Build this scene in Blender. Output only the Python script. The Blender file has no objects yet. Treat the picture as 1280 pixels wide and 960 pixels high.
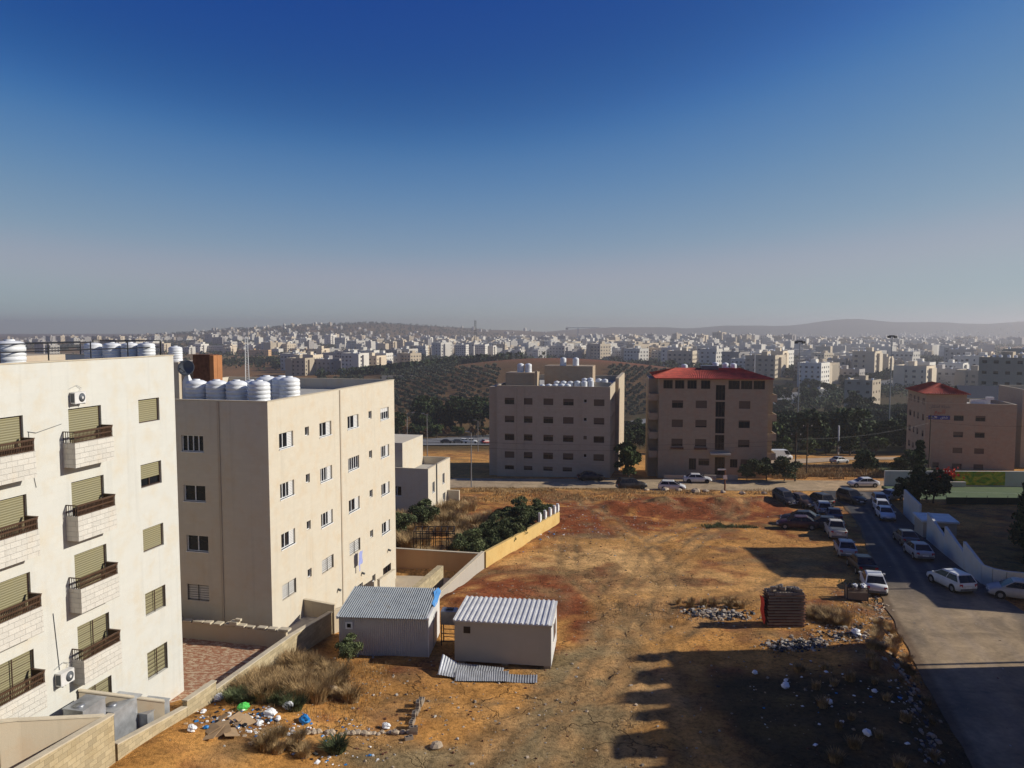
import bpy, math, random
import numpy as np
from mathutils import Matrix, Vector
R=math.radians
random.seed(7)
scene=bpy.context.scene
col=scene.collection

# ---------------- camera, world, sun, exposure
PITCH=math.atan(70/960.)
cam_d=bpy.data.cameras.new('camera'); cam=bpy.data.objects.new('camera',cam_d); col.objects.link(cam)
cam.location=(0,0,20); cam.rotation_euler=(math.pi/2-PITCH,0,0)
cam_d.sensor_fit='HORIZONTAL'; cam_d.sensor_width=36; cam_d.lens=36*960/1280.
cam_d.clip_start=.2; cam_d.clip_end=30000
scene.camera=cam
SUN_EL,SUN_AZ=R(27),R(3)      # azimuth measured from +X towards +Y
w=bpy.data.worlds.new('World'); scene.world=w; w.use_nodes=True
nt=w.node_tree; nt.nodes.clear()
sky=nt.nodes.new('ShaderNodeTexSky'); sky.sky_type='NISHITA'; sky.sun_disc=False
sky.sun_elevation=SUN_EL; sky.sun_rotation=math.pi/2-SUN_AZ
sky.altitude=900; sky.air_density=1.0; sky.dust_density=.3; sky.ozone_density=4.
bg=nt.nodes.new('ShaderNodeBackground'); bg.inputs['Strength'].default_value=.08
wo=nt.nodes.new('ShaderNodeOutputWorld')
sc1=nt.nodes.new('ShaderNodeVectorMath'); sc1.operation='SCALE'; sc1.inputs['Scale'].default_value=1/8.; nt.links.new(sky.outputs[0],sc1.inputs[0])
gc=nt.nodes.new('ShaderNodeRGBCurve'); nt.links.new(sc1.outputs[0],gc.inputs['Color'])
for ch,pts in ((0,[(0,0),(.12,.008),(.15,.022),(.195,.080),(.30,.20),(.48,.335),(.62,.33),(1,.42)]),(1,[(0,0),(.23,.066),(.27,.097),(.35,.20),(.50,.31),(.69,.39),(1,.44)]),(2,[(0,0),(.40,.265),(.48,.30),(.59,.41),(.75,.45),(1,.48)])):
    cv=gc.mapping.curves[ch]
    while len(cv.points)<len(pts): cv.points.new(.5,.5)
    for q,(a,b) in zip(cv.points,pts): q.location=(a,b); q.handle_type='AUTO_CLAMPED'
gc.mapping.update()
sc2=nt.nodes.new('ShaderNodeVectorMath'); sc2.operation='SCALE'; sc2.inputs['Scale'].default_value=12.5; nt.links.new(gc.outputs['Color'],sc2.inputs[0]); nt.links.new(sc2.outputs[0],bg.inputs['Color']); nt.links.new(bg.outputs[0],wo.inputs['Surface'])
sd=bpy.data.lights.new('sun','SUN'); sd.energy=5.; sd.angle=R(.53); sd.color=(1,.945,.85)
so=bpy.data.objects.new('sun',sd); col.objects.link(so)
sdir=Vector((math.cos(SUN_EL)*math.cos(SUN_AZ),math.cos(SUN_EL)*math.sin(SUN_AZ),math.sin(SUN_EL)))
so.rotation_euler=sdir.to_track_quat('Z','Y').to_euler(); so.location=(60,0,90)
vs=scene.view_settings; vs.view_transform='Standard'; vs.look='None'; vs.exposure=0; vs.gamma=1; vs.use_curve_mapping=False
scene.render.engine='CYCLES'
cy=scene.cycles; cy.use_denoising=True; cy.max_bounces=6; cy.diffuse_bounces=3; cy.volume_bounces=1; cy.transparent_max_bounces=6
cy.glossy_bounces=2; cy.caustics_reflective=False; cy.caustics_refractive=False

# ---------------- materials
M={}
def newmat(name):
    m=bpy.data.materials.new(name); m.use_nodes=True; n=m.node_tree.nodes
    return m,m.node_tree,n['Principled BSDF']
def ramp(nt,src,stops):
    r=nt.nodes.new('ShaderNodeValToRGB'); e=r.color_ramp.elements
    while len(e)<len(stops): e.new(.5)
    for i,(p,c) in enumerate(stops): e[i].position=p; e[i].color=(c[0],c[1],c[2],1) if not isinstance(c,(int,float)) else (c,c,c,1)
    nt.links.new(src,r.inputs[0]); return r.outputs[0]
def noise(nt,scale,detail=4,vec=None,rough=.6,dist=0):
    n=nt.nodes.new('ShaderNodeTexNoise'); n.inputs['Scale'].default_value=scale; n.inputs['Detail'].default_value=detail
    n.inputs['Roughness'].default_value=rough; n.inputs['Distortion'].default_value=dist
    if vec is not None: nt.links.new(vec,n.inputs['Vector'])
    return n.outputs['Fac']
def mix(nt,fac,a,b,mode='MIX'):
    m=nt.nodes.new('ShaderNodeMix'); m.data_type='RGBA'; m.blend_type=mode
    if isinstance(fac,(int,float)): m.inputs[0].default_value=fac
    else: nt.links.new(fac,m.inputs[0])
    for s,i in ((a,6),(b,7)):
        if isinstance(s,tuple): m.inputs[i].default_value=(s[0],s[1],s[2],1)
        else: nt.links.new(s,m.inputs[i])
    return m.outputs[2]
def coords(nt,kind='Object',scale=(1,1,1)):
    t=nt.nodes.new('ShaderNodeTexCoord'); mp=nt.nodes.new('ShaderNodeMapping'); mp.inputs['Scale'].default_value=scale
    nt.links.new(t.outputs[kind],mp.inputs[0]); return mp.outputs[0]
def bump(nt,p,h,strength=.4,dist=.02):
    b=nt.nodes.new('ShaderNodeBump'); b.inputs['Strength'].default_value=strength; b.inputs['Distance'].default_value=dist
    nt.links.new(h,b.inputs['Height']); nt.links.new(b.outputs[0],p.inputs['Normal'])
def plain(name,c,rough=.8,metal=0,var=.12,scale=3.,bumpy=0,spec=.3,world=False):
    m,nt,p=newmat(name)
    v=coords(nt,'Object')
    n=noise(nt,scale,5,v)
    k=ramp(nt,n,[(.3,tuple(x*(1-var) for x in c)),(.7,tuple(min(1,x*(1+var)) for x in c))])
    nt.links.new(k,p.inputs['Base Color']); p.inputs['Roughness'].default_value=rough; p.inputs['Metallic'].default_value=metal
    p.inputs['Specular IOR Level'].default_value=spec
    if bumpy: bump(nt,p,n,bumpy,.03)
    M[name]=m; return m
def stone(name,c,bw=.6,bh=.3,mort=.82,var=.1,stain=(.5,.42,.32),stain_amt=.35,bumpy=.25,streak=.3):
    m,nt,p=newmat(name)
    t=nt.nodes.new('ShaderNodeTexCoord')
    b=nt.nodes.new('ShaderNodeTexBrick'); nt.links.new(t.outputs['UV'],b.inputs['Vector'])
    b.inputs['Scale'].default_value=1; b.inputs['Brick Width'].default_value=bw; b.inputs['Row Height'].default_value=bh
    b.inputs['Mortar Size'].default_value=.008; b.inputs['Mortar Smooth'].default_value=.5
    b.inputs['Color1'].default_value=tuple(x*(1-var) for x in c)+(1,); b.inputs['Color2'].default_value=tuple(min(1,x*(1+var*.6)) for x in c)+(1,)
    b.inputs['Mortar'].default_value=tuple(x*mort for x in c)+(1,)
    n1=noise(nt,.9,6,coords(nt,'Object'),.65)
    f=ramp(nt,n1,[(.48,0.),(.72,stain_amt)])
    c1=mix(nt,f,b.outputs['Color'],tuple(a*s*1.6 for a,s in zip(c,stain)))
    n2=noise(nt,1.,4,coords(nt,'Object',(2.2,2.2,.12)),.6)
    f2=ramp(nt,n2,[(.55,0.),(.8,streak)])
    c2=mix(nt,f2,c1,tuple(a*.62 for a in c))
    nt.links.new(c2,p.inputs['Base Color']); p.inputs['Roughness'].default_value=.85; p.inputs['Specular IOR Level'].default_value=.2
    n3=noise(nt,14,3,coords(nt,'Object'))
    mm=mix(nt,.5,n3,b.outputs['Fac'],'SUBTRACT')
    bump(nt,p,mm,bumpy,.02)
    M[name]=m; return m
stone('white_stone',(.59,.58,.52),.6,.3,.955,.02,(.60,.50,.36),.45,.2)
stone('rough_white_stone',(.60,.57,.50),.5,.22,.72,.07,(.62,.5,.36),.3,1.)
stone('cream_stone',(.585,.525,.415),.5,.25,.95,.025,(.6,.5,.38),.45,.2)
stone('beige_stone',(.48,.41,.31),.6,.3,.93,.04,(.7,.5,.4),.4,.2)
stone('pink_stone',(.38,.30,.21),.6,.3,.92,.06,(.75,.5,.4),.4,.2)
stone('grey_stone',(.45,.38,.28),.6,.3,.93,.05,(.6,.5,.45),.4,.2)
stone('block_wall',(.44,.36,.22),.42,.22,.55,.22,(.5,.45,.35),.5,.7)
stone('yellow_render',(.60,.42,.16),2.4,2.,.9,.05,(.5,.42,.3),.55,.4)
stone('orange_render',(.50,.28,.13),3,3,.95,.04,(.6,.5,.45),.4,.2)
stone('plain_render',(.50,.42,.30),3,3,.95,.04,(.6,.5,.42),.5,.2)
stone('concrete',(.42,.38,.32),3,3,.9,.04,(.6,.55,.5),.4,.3)
stone('cement_block',(.30,.245,.185),.8,.8,1,.15,(.6,.55,.5),.4,.6)
plain('coping',(.52,.45,.33),.85,0,.12,2.,.2)
plain('glass',(.010,.011,.013),.18,0,.3,1.,0,.35)
plain('frame_white',(.72,.72,.70),.5)
plain('frame_brown',(.055,.030,.020),.6)
plain('rail_brown',(.075,.040,.022),.5,0,.2)
plain('dark_metal',(.03,.03,.032),.45,.4)
plain('grey_metal',(.30,.31,.32),.45,.7,.15)
plain('galvanised',(.50,.52,.54),.45,.7,.28,1.6)
plain('white_sheet',(.66,.65,.62),.5,.1,.15,1.2)
plain('white_plastic',(.70,.71,.71),.45,0,.16,1.3,0,.35)
plain('grey_plastic',(.10,.11,.12),.5)
plain('red_tile',(.34,.05,.028),.8,0,.4,1.0)
plain('wood_pole',(.06,.045,.03),.9)
plain('bark',(.11,.08,.055),.95,0,.3,6)
plain('roof_screed',(.42,.40,.35),.9,0,.15,.7)
plain('rust',(.13,.055,.03),.9,0,.4,4)
plain('blue_paint',(.07,.25,.55),.6)
plain('cabin_beige',(.42,.38,.30),.6,0,.05,1)
plain('red_cloth',(.55,.05,.03),.9)
plain('tyre',(.012,.012,.012),.85)
plain('light_lens',(.75,.75,.7),.1,0,.05)
plain('red_lens',(.35,.01,.01),.15)
plain('plate',(.75,.75,.7),.5)
plain('cardboard',(.40,.27,.15),.9)
plain('bag_white',(.78,.78,.76),.5,0,.1)
plain('bag_green',(.10,.55,.10),.5)
plain('bag_blue',(.02,.20,.50),.4)
plain('bag_black',(.015,.015,.017),.35)
plain('sign_blue',(.03,.04,.22),.6)
plain('sign_red',(.45,.07,.03),.6)
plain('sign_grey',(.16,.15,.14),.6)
plain('rock',(.42,.33,.23),.95,0,.3,2,.5)
plain('shade_net',(.012,.03,.022),.95)
plain('orange_clad',(.36,.15,.055),.7,0,.15,1)
plain('laundry',(.30,.34,.62),.9)
plain('asphalt_roof',(.035,.04,.055),.7)

def pattern_mat(name,fn):
    m,nt,p=newmat(name); fn(nt,p); M[name]=m; return m
def f_shutter(nt,p):   # slatted olive roller shutter
    t=nt.nodes.new('ShaderNodeTexCoord'); wv=nt.nodes.new('ShaderNodeTexWave'); wv.bands_direction='Z'; wv.inputs['Scale'].default_value=3.2
    nt.links.new(t.outputs['Object'],wv.inputs['Vector'])
    n=noise(nt,1.5,3,t.outputs['Object'])
    c=ramp(nt,wv.outputs['Fac'],[(.0,(.12,.10,.035)),(.35,(.27,.235,.115)),(1,(.31,.275,.14))])
    c=mix(nt,n,c,(.22,.20,.12)); nt.links.new(c,p.inputs['Base Color']); p.inputs['Roughness'].default_value=.6
    bump(nt,p,wv.outputs['Fac'],.6,.02)
pattern_mat('shutter',f_shutter)
def f_bshutter(nt,p):
    t=nt.nodes.new('ShaderNodeTexCoord'); wv=nt.nodes.new('ShaderNodeTexWave'); wv.bands_direction='Z'; wv.inputs['Scale'].default_value=3.
    nt.links.new(t.outputs['Object'],wv.inputs['Vector'])
    c=ramp(nt,wv.outputs['Fac'],[(.0,(.04,.025,.016)),(.35,(.12,.08,.05)),(1,(.15,.10,.065))])
    nt.links.new(c,p.inputs['Base Color']); p.inputs['Roughness'].default_value=.7
pattern_mat('brown_shutter',f_bshutter)
def f_wshutter(nt,p):
    t=nt.nodes.new('ShaderNodeTexCoord'); wv=nt.nodes.new('ShaderNodeTexWave'); wv.bands_direction='Z'; wv.inputs['Scale'].default_value=3.
    nt.links.new(t.outputs['Object'],wv.inputs['Vector'])
    c=ramp(nt,wv.outputs['Fac'],[(.0,(.35,.34,.33)),(.35,(.62,.61,.58)),(1,(.68,.67,.64))])
    nt.links.new(c,p.inputs['Base Color']); p.inputs['Roughness'].default_value=.5
pattern_mat('white_shutter',f_wshutter)
def f_tile(nt,p):      # patio paving: rust tiles with scattered cream ones
    t=nt.nodes.new('ShaderNodeTexCoord')
    b=nt.nodes.new('ShaderNodeTexBrick'); nt.links.new(t.outputs['UV'],b.inputs['Vector'])
    b.inputs['Scale'].default_value=1; b.inputs['Brick Width'].default_value=.30; b.inputs['Row Height'].default_value=.24; b.offset=.5; b.squash=1.; b.squash_frequency=2
    b.inputs['Mortar Size'].default_value=.008; b.inputs['Bias'].default_value=-.1
    b.inputs['Color1'].default_value=(.33,.13,.06,1); b.inputs['Color2'].default_value=(.62,.46,.30,1); b.inputs['Mortar'].default_value=(.22,.12,.07,1)
    b.inputs['Color2'].default_value=(.40,.19,.10,1)
    n=noise(nt,2.6,3,coords(nt,'UV',(1,2.2,1)),.8); c=mix(nt,ramp(nt,n,[(.50,0.),(.54,.9)]),b.outputs['Color'],(.58,.44,.28))
    nt.links.new(c,p.inputs['Base Color']); p.inputs['Roughness'].default_value=.8
pattern_mat('patio_tile',f_tile)
def f_corr(dark):
    def f(nt,p):
        v=coords(nt,'Object'); n=noise(nt,1.3,6,v,.7); n2=noise(nt,9,4,v)
        if dark: c=ramp(nt,n,[(.3,(.24,.26,.27)),(.55,(.34,.37,.38)),(.75,(.22,.20,.17))])
        else: c=ramp(nt,n,[(.3,(.42,.42,.41)),(.6,(.50,.50,.49)),(.8,(.36,.33,.28))])
        c=mix(nt,ramp(nt,n2,[(.6,0.),(.8,.4)]),c,(.2,.16,.12))
        nt.links.new(c,p.inputs['Base Color']); p.inputs['Roughness'].default_value=.55; p.inputs['Metallic'].default_value=.25
    return f
pattern_mat('corr_roof',f_corr(True)); pattern_mat('corr_wall',f_corr(False))
def f_carpaint(nt,p):
    a=nt.nodes.new('ShaderNodeObjectInfo'); v=coords(nt,'Object'); n=noise(nt,1.7,5,v)
    c=mix(nt,ramp(nt,n,[(.4,0.),(.8,.22)]),a.outputs['Color'],(.25,.20,.14))
    nt.links.new(c,p.inputs['Base Color']); p.inputs['Roughness'].default_value=.42; p.inputs['Specular IOR Level'].default_value=.35; p.inputs['Coat Weight'].default_value=.15; p.inputs['Coat Roughness'].default_value=.2
pattern_mat('car_paint',f_carpaint)
def f_leaf(c1,c2,c3,sc=.5):
    def f(nt,p):
        g=nt.nodes.new('ShaderNodeNewGeometry'); o=nt.nodes.new('ShaderNodeObjectInfo')
        n=noise(nt,sc,3,coords(nt,'Object')); 
        c=ramp(nt,n,[(.3,c1),(.5,c2),(.72,c3)])
        rr=ramp(nt,g.outputs['Random Per Island'],[(0,.6),(1,1.35)])
        c=mix(nt,1.,c,rr,'MULTIPLY')
        r2=ramp(nt,o.outputs['Random'],[(0,.7),(1,1.25)]); c=mix(nt,1.,c,r2,'MULTIPLY')
        nt.links.new(c,p.inputs['Base Color']); p.inputs['Roughness'].default_value=.75; p.inputs['Specular IOR Level'].default_value=.15
    return f
pattern_mat('leaf_dark',f_leaf((.020,.031,.013),(.036,.055,.018),(.06,.085,.026)))
pattern_mat('leaf_mid',f_leaf((.03,.045,.014),(.055,.08,.024),(.08,.105,.03)))
pattern_mat('leaf_olive',f_leaf((.045,.055,.035),(.07,.08,.05),(.10,.11,.07)))
pattern_mat('leaf_rust',f_leaf((.07,.04,.02),(.13,.07,.03),(.20,.11,.045)))
pattern_mat('leaf_dry',f_leaf((.22,.14,.06),(.36,.24,.11),(.48,.34,.17),1.5))
pattern_mat('leaf_bush',f_leaf((.055,.07,.03),(.10,.12,.05),(.15,.165,.075),1.2))
def f_ground(nt,p):
    a=nt.nodes.new('ShaderNodeAttribute'); a.attribute_name='tint'
    v=coords(nt,'Object')
    n1=noise(nt,.55,8,v,.7); n2=noise(nt,4.,6,v,.7); n3=noise(nt,22.,3,v,.7); 
    c=mix(nt,1.,a.outputs['Color'],ramp(nt,n1,[(.3,.66),(.7,1.30)]),'MULTIPLY')
    c=mix(nt,1.,c,ramp(nt,n2,[(.34,.52),(.5,1.),(.70,1.28)]),'MULTIPLY')
    c=mix(nt,1.,c,ramp(nt,n3,[(.3,.78),(.7,1.15)]),'MULTIPLY')
    # cracks and small gullies
    vo=nt.nodes.new('ShaderNodeTexVoronoi'); vo.feature='DISTANCE_TO_EDGE'; vo.inputs['Scale'].default_value=.42; vo.inputs['Randomness'].default_value=1.
    ns=nt.nodes.new('ShaderNodeTexNoise'); ns.inputs['Scale'].default_value=1.1; ns.inputs['Detail'].default_value=5; nt.links.new(v,ns.inputs['Vector'])
    va=nt.nodes.new('ShaderNodeVectorMath'); va.operation='MULTIPLY_ADD'; va.inputs[1].default_value=(2.,2.,2.)
    nt.links.new(ns.outputs['Color'],va.inputs[0]); nt.links.new(v,va.inputs[2]); nt.links.new(va.outputs[0],vo.inputs['Vector'])
    cr=ramp(nt,vo.outputs['Distance'],[(0.,.85),(.028,0.)])
    cm=ramp(nt,noise(nt,.16,3,v),[(.46,0.),(.6,1.)]); cf=mix(nt,1.,cr,cm,'MULTIPLY')
    c=mix(nt,cf,c,(.06,.035,.018))
    # scattered pale grit
    v2=nt.nodes.new('ShaderNodeTexVoronoi'); v2.inputs['Scale'].default_value=2.6; nt.links.new(v,v2.inputs['Vector'])
    gf=ramp(nt,v2.outputs['Distance'],[(.05,.8),(.11,0.)]); gm=ramp(nt,noise(nt,.4,4,v),[(.5,0.),(.62,1.)]); gf=mix(nt,1.,gf,gm,'MULTIPLY')
    c=mix(nt,gf,c,(.50,.42,.32))
    nt.links.new(c,p.inputs['Base Color']); p.inputs['Roughness'].default_value=.97; p.inputs['Specular IOR Level'].default_value=.1
    h=mix(nt,.35,n2,n3); h=mix(nt,cf,h,(0,0,0)); bump(nt,p,h,1.,.2)
pattern_mat('earth',f_ground)
def f_road(nt,p):
    v=coords(nt,'Object'); a=nt.nodes.new('ShaderNodeAttribute'); a.attribute_name='tint'
    n1=noise(nt,.35,7,v,.65,1.); n2=noise(nt,3.,5,v); n3=noise(nt,30,2,v)
    c=mix(nt,1.,a.outputs['Color'],ramp(nt,n1,[(.35,.75),(.65,1.25)]),'MULTIPLY')
    c=mix(nt,1.,c,ramp(nt,n2,[(.3,.82),(.7,1.12)]),'MULTIPLY')
    nt.links.new(c,p.inputs['Base Color']); p.inputs['Roughness'].default_value=.88; p.inputs['Specular IOR Level'].default_value=.25
    bump(nt,p,mix(nt,.5,n2,n3),.4,.03)
pattern_mat('road_surface',f_road)
def f_far(c):
    def f(nt,p):    # distant facade: stone colour varied per house
        o=nt.nodes.new('ShaderNodeObjectInfo'); n=noise(nt,.12,4,coords(nt,'Object'))
        k=mix(nt,1.,c,ramp(nt,o.outputs['Random'],[(0,.7),(1,1.2)]),'MULTIPLY')
        k=mix(nt,ramp(nt,n,[(.4,0.),(.8,.25)]),k,tuple(x*.6 for x in c)); nt.links.new(k,p.inputs['Base Color']); p.inputs['Roughness'].default_value=.9
    return f
pattern_mat('far_white',f_far((.66,.62,.54))); pattern_mat('far_cream',f_far((.60,.50,.36))); pattern_mat('far_grey',f_far((.38,.35,.32))); pattern_mat('far_ochre',f_far((.58,.36,.18)))
plain('far_window',(.035,.035,.04),.4)
def f_mural(nt,p):
    v=coords(nt,'Object',(.35,.35,.8)); n=noise(nt,1.6,4,v,.6,1.5); n2=noise(nt,3.3,3,v,.6,2)
    c=ramp(nt,n,[(.3,(.05,.16,.02)),(.45,(.22,.36,.03)),(.58,(.60,.50,.03)),(.75,(.75,.62,.10))])
    c=mix(nt,ramp(nt,n2,[(.58,0.),(.64,1.)]),c,(.50,.16,.02)); nt.links.new(c,p.inputs['Base Color']); p.inputs['Roughness'].default_value=.8
pattern_mat('mural',f_mural)
def f_court(nt,p):
    v=coords(nt,'Object'); n=noise(nt,.5,4,v); c=ramp(nt,n,[(.3,(.06,.10,.035)),(.7,(.10,.14,.05))]); nt.links.new(c,p.inputs['Base Color']); p.inputs['Roughness'].default_value=.9
pattern_mat('court_green',f_court)

# ---------------- mesh builder
class MB:
    def __init__(s): s.v=[]; s.f=[]; s.m=[]; s.sm=[]
    def face(s,pts,mi=0,smooth=False):
        n=len(s.v); s.v+= [tuple(p) for p in pts]; s.f.append(tuple(range(n,n+len(pts)))); s.m.append(mi); s.sm.append(smooth)
    def box(s,a,b,mi=0,T=None,skip=''):
        x0,y0,z0=a; x1,y1,z1=b
        c=[(x0,y0,z0),(x1,y0,z0),(x1,y1,z0),(x0,y1,z0),(x0,y0,z1),(x1,y0,z1),(x1,y1,z1),(x0,y1,z1)]
        if T is not None: c=[tuple(T@Vector(p)) for p in c]
        n=len(s.v); s.v+=c
        for k,q in zip('bt-+yY',((0,3,2,1),(4,5,6,7),(0,4,7,3),(1,2,6,5),(0,1,5,4),(3,7,6,2))):
            if k in skip: continue
            s.f.append(tuple(n+i for i in q)); s.m.append(mi); s.sm.append(False)
    def grid(s,P,mi=0,smooth=True,close_u=False):
        """P: rows of points (list of lists)"""
        n=len(s.v); r=len(P); c=len(P[0])
        for row in P: s.v+=[tuple(p) for p in row]
        for i in range(r-1):
            for j in range(c if close_u else c-1):
                k=(j+1)%c
                s.f.append((n+i*c+j,n+i*c+k,n+(i+1)*c+k,n+(i+1)*c+j)); s.m.append(mi); s.sm.append(smooth)
    def tube(s,p0,p1,r0,r1=None,seg=8,mi=0,caps=True):
        r1=r0 if r1 is None else r1
        p0=Vector(p0); p1=Vector(p1); d=(p1-p0).normalized(); a=d.orthogonal().normalized(); b=d.cross(a)
        rows=[]
        for p,r in ((p0,r0),(p1,r1)):
            rows.append([p+(a*math.cos(t)+b*math.sin(t))*r for t in [2*math.pi*i/seg for i in range(seg)]])
        s.grid(rows,mi,True,True)
        if caps:
            s.face(list(reversed(rows[0])),mi); s.face(rows[1],mi)
    def lathe(s,prof,c=(0,0,0),seg=16,mi=0,caps=True):
        rows=[[(c[0]+r*math.cos(2*math.pi*i/seg),c[1]+r*math.sin(2*math.pi*i/seg),c[2]+z) for i in range(seg)] for r,z in prof]
        s.grid(rows,mi,True,True)
        if caps: s.face(rows[-1],mi,True); s.face(list(reversed(rows[0])),mi)
    def mesh(s,name,mats):
        me=bpy.data.meshes.new(name); me.from_pydata(s.v,[],s.f)
        for m in mats: me.materials.append(M[m] if isinstance(m,str) else m)
        me.polygons.foreach_set('material_index',s.m); me.polygons.foreach_set('use_smooth',s.sm)
        uv=me.uv_layers.new(name='UVMap'); d=np.zeros(len(me.loops)*2,dtype=np.float32)
        for p in me.polygons:
            n=p.normal
            if abs(n.z)>.75:
                for li in p.loop_indices:
                    co=me.vertices[me.loops[li].vertex_index].co; d[2*li]=co.x; d[2*li+1]=co.y
            else:
                l=math.hypot(n.x,n.y) or 1; tx,ty=-n.y/l,n.x/l
                for li in p.loop_indices:
                    co=me.vertices[me.loops[li].vertex_index].co; d[2*li]=co.x*tx+co.y*ty; d[2*li+1]=co.z
        uv.data.foreach_set('uv',d); me.update(); return me
    def build(s,name,mats,parent=None,loc=(0,0,0),rz=0.):
        if isinstance(mats,str): mats=[mats]
        return put(name,s.mesh(name,mats),parent,loc,rz)
def put(name,me,parent=None,loc=(0,0,0),rz=0.,scale=None):
    o=bpy.data.objects.new(name,me); col.objects.link(o); o.location=loc; o.rotation_euler=(0,0,rz)
    if scale is not None: o.scale=scale if isinstance(scale,tuple) else (scale,)*3
    if parent is not None: o.parent=parent
    return o
def tag(o,label=None,cat=None,group=None,kind=None):
    if label: o['label']=label
    if cat: o['category']=cat
    if group: o['group']=group
    if kind: o['kind']=kind
    return o
def empty(name,loc,rz=0.,label=None,cat=None,group=None):
    o=bpy.data.objects.new(name,None); col.objects.link(o); o.location=loc; o.rotation_euler=(0,0,rz); o.empty_display_size=.3
    return tag(o,label,cat,group)
def copy_tree(o,loc=None,rz=None,label=None,group=None,scale=None,color=None,_p=None):
    c=o.copy(); col.objects.link(c)
    if _p is not None: c.parent=_p
    if loc is not None: c.location=loc
    if rz is not None: c.rotation_euler=(0,0,rz)
    if scale is not None: c.scale=scale if isinstance(scale,tuple) else (scale,)*3
    if label: c['label']=label
    if group: c['group']=group
    if color is not None: c.color=color
    for ch in list(KIDS.get(o.name,[])): copy_tree(ch,color=color if ch.get('painted') else None,_p=c)
    if _p is not None: KIDS.setdefault(_p.name,[]).append(c)
    return c
KIDS={}
def adopt(root):   # note a built thing's children once so that copies are quick
    for ch in root.children: KIDS.setdefault(root.name,[]).append(ch); adopt(ch)
HAZE_D=2.1e-4
# ---- TERRAIN BEGIN
def smooth(t): 
    t=np.clip(t,0,1); return t*t*(3-2*t)
def vnoise(x,y,seed=0):
    x=np.asarray(x,dtype=float); y=np.asarray(y,dtype=float)
    xi=np.floor(x); yi=np.floor(y); fx=smooth(x-xi); fy=smooth(y-yi)
    def hsh(a,b):
        v=np.sin(a*127.1+b*311.7+seed*74.7)*43758.5453
        return v-np.floor(v)
    a=hsh(xi,yi); b=hsh(xi+1,yi); c=hsh(xi,yi+1); d=hsh(xi+1,yi+1)
    return (a+(b-a)*fx)*(1-fy)+(c+(d-c)*fx)*fy-.5
def fbm(x,y,s,o=4,seed=0):
    r=0; a=1.
    for i in range(o):
        r=r+a*vnoise(x/s,y/s,seed+i*7); s=s*.5; a*=.5
    return r
def gau(x,y,cx,cy,sx,sy,ang=0.):
    c,s=math.cos(ang),math.sin(ang); dx=x-cx; dy=y-cy
    u=dx*c+dy*s; v=-dx*s+dy*c
    return np.exp(-(u/sx)**2-(v/sy)**2)
def dist_poly(x,y,pts):
    """distance to a polyline"""
    x=np.asarray(x,dtype=float); y=np.asarray(y,dtype=float)
    best=np.full(np.broadcast(x,y).shape,1e9)
    for (x0,y0),(x1,y1) in zip(pts[:-1],pts[1:]):
        dx,dy=x1-x0,y1-y0; L=dx*dx+dy*dy
        t=np.clip(((x-x0)*dx+(y-y0)*dy)/L,0,1)
        best=np.minimum(best,np.hypot(x-(x0+t*dx),y-(y0+t*dy)))
    return best
KY=[-400,-20,30,43,52,60,75,90,105,115,124,135,150,180,240,300,380,450,600,1000,1400,9000]
KZ=[1.5,1.5,.8,.25,-.35,-1.0,-1.9,-2.8,-3.5,-4.0,-4.9,-5.8,-7.2,-10.5,-18,-25,-30,-32,-33,-32,-33,-33]
ROAD_L=[(12,10),(17.5,22),(21.6,34),(24.9,44.1),(28.3,56.4),(32.5,68),(39.5,86),(43.4,99),(45.5,112)]
ROAD_R=[(26,5),(31,20),(34.5,34),(36.9,46),(38.6,58),(39.3,63),(42.6,76),(47.5,91),(50.6,101),(54.5,110)]
def lerp_line(pts,y):
    ys=[p[1] for p in pts]; xs=[p[0] for p in pts]
    return np.interp(y,ys,xs)
TRACKS=[[(1,28),(3,36),(5.2,44),(8,54),(13,66),(20,80),(29,96),(33,112)],[(5,29),(6,38),(9.2,50),(12.5,60),(14,72),(12,86),(10,100),(9,118)],[(-3,30),(0,37),(5.5,41),(9,47),(16,56),(24,64),(27.5,70)],[(9,30),(8.5,38),(8.8,46),(7,58),(5,68),(6,80)],[(-6,38.5),(-1,38),(4,40.5),(6.5,47),(7.5,58),(12,74),(22,90)]]
def street_y(x): return 122.6-.085*(x+9)
def hwy_pts(): return [(-420,250),(-140,272),(-25,303),(75,420),(175,520),(270,620),(390,760),(520,960),(700,1250)]
HWY=hwy_pts()
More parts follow.
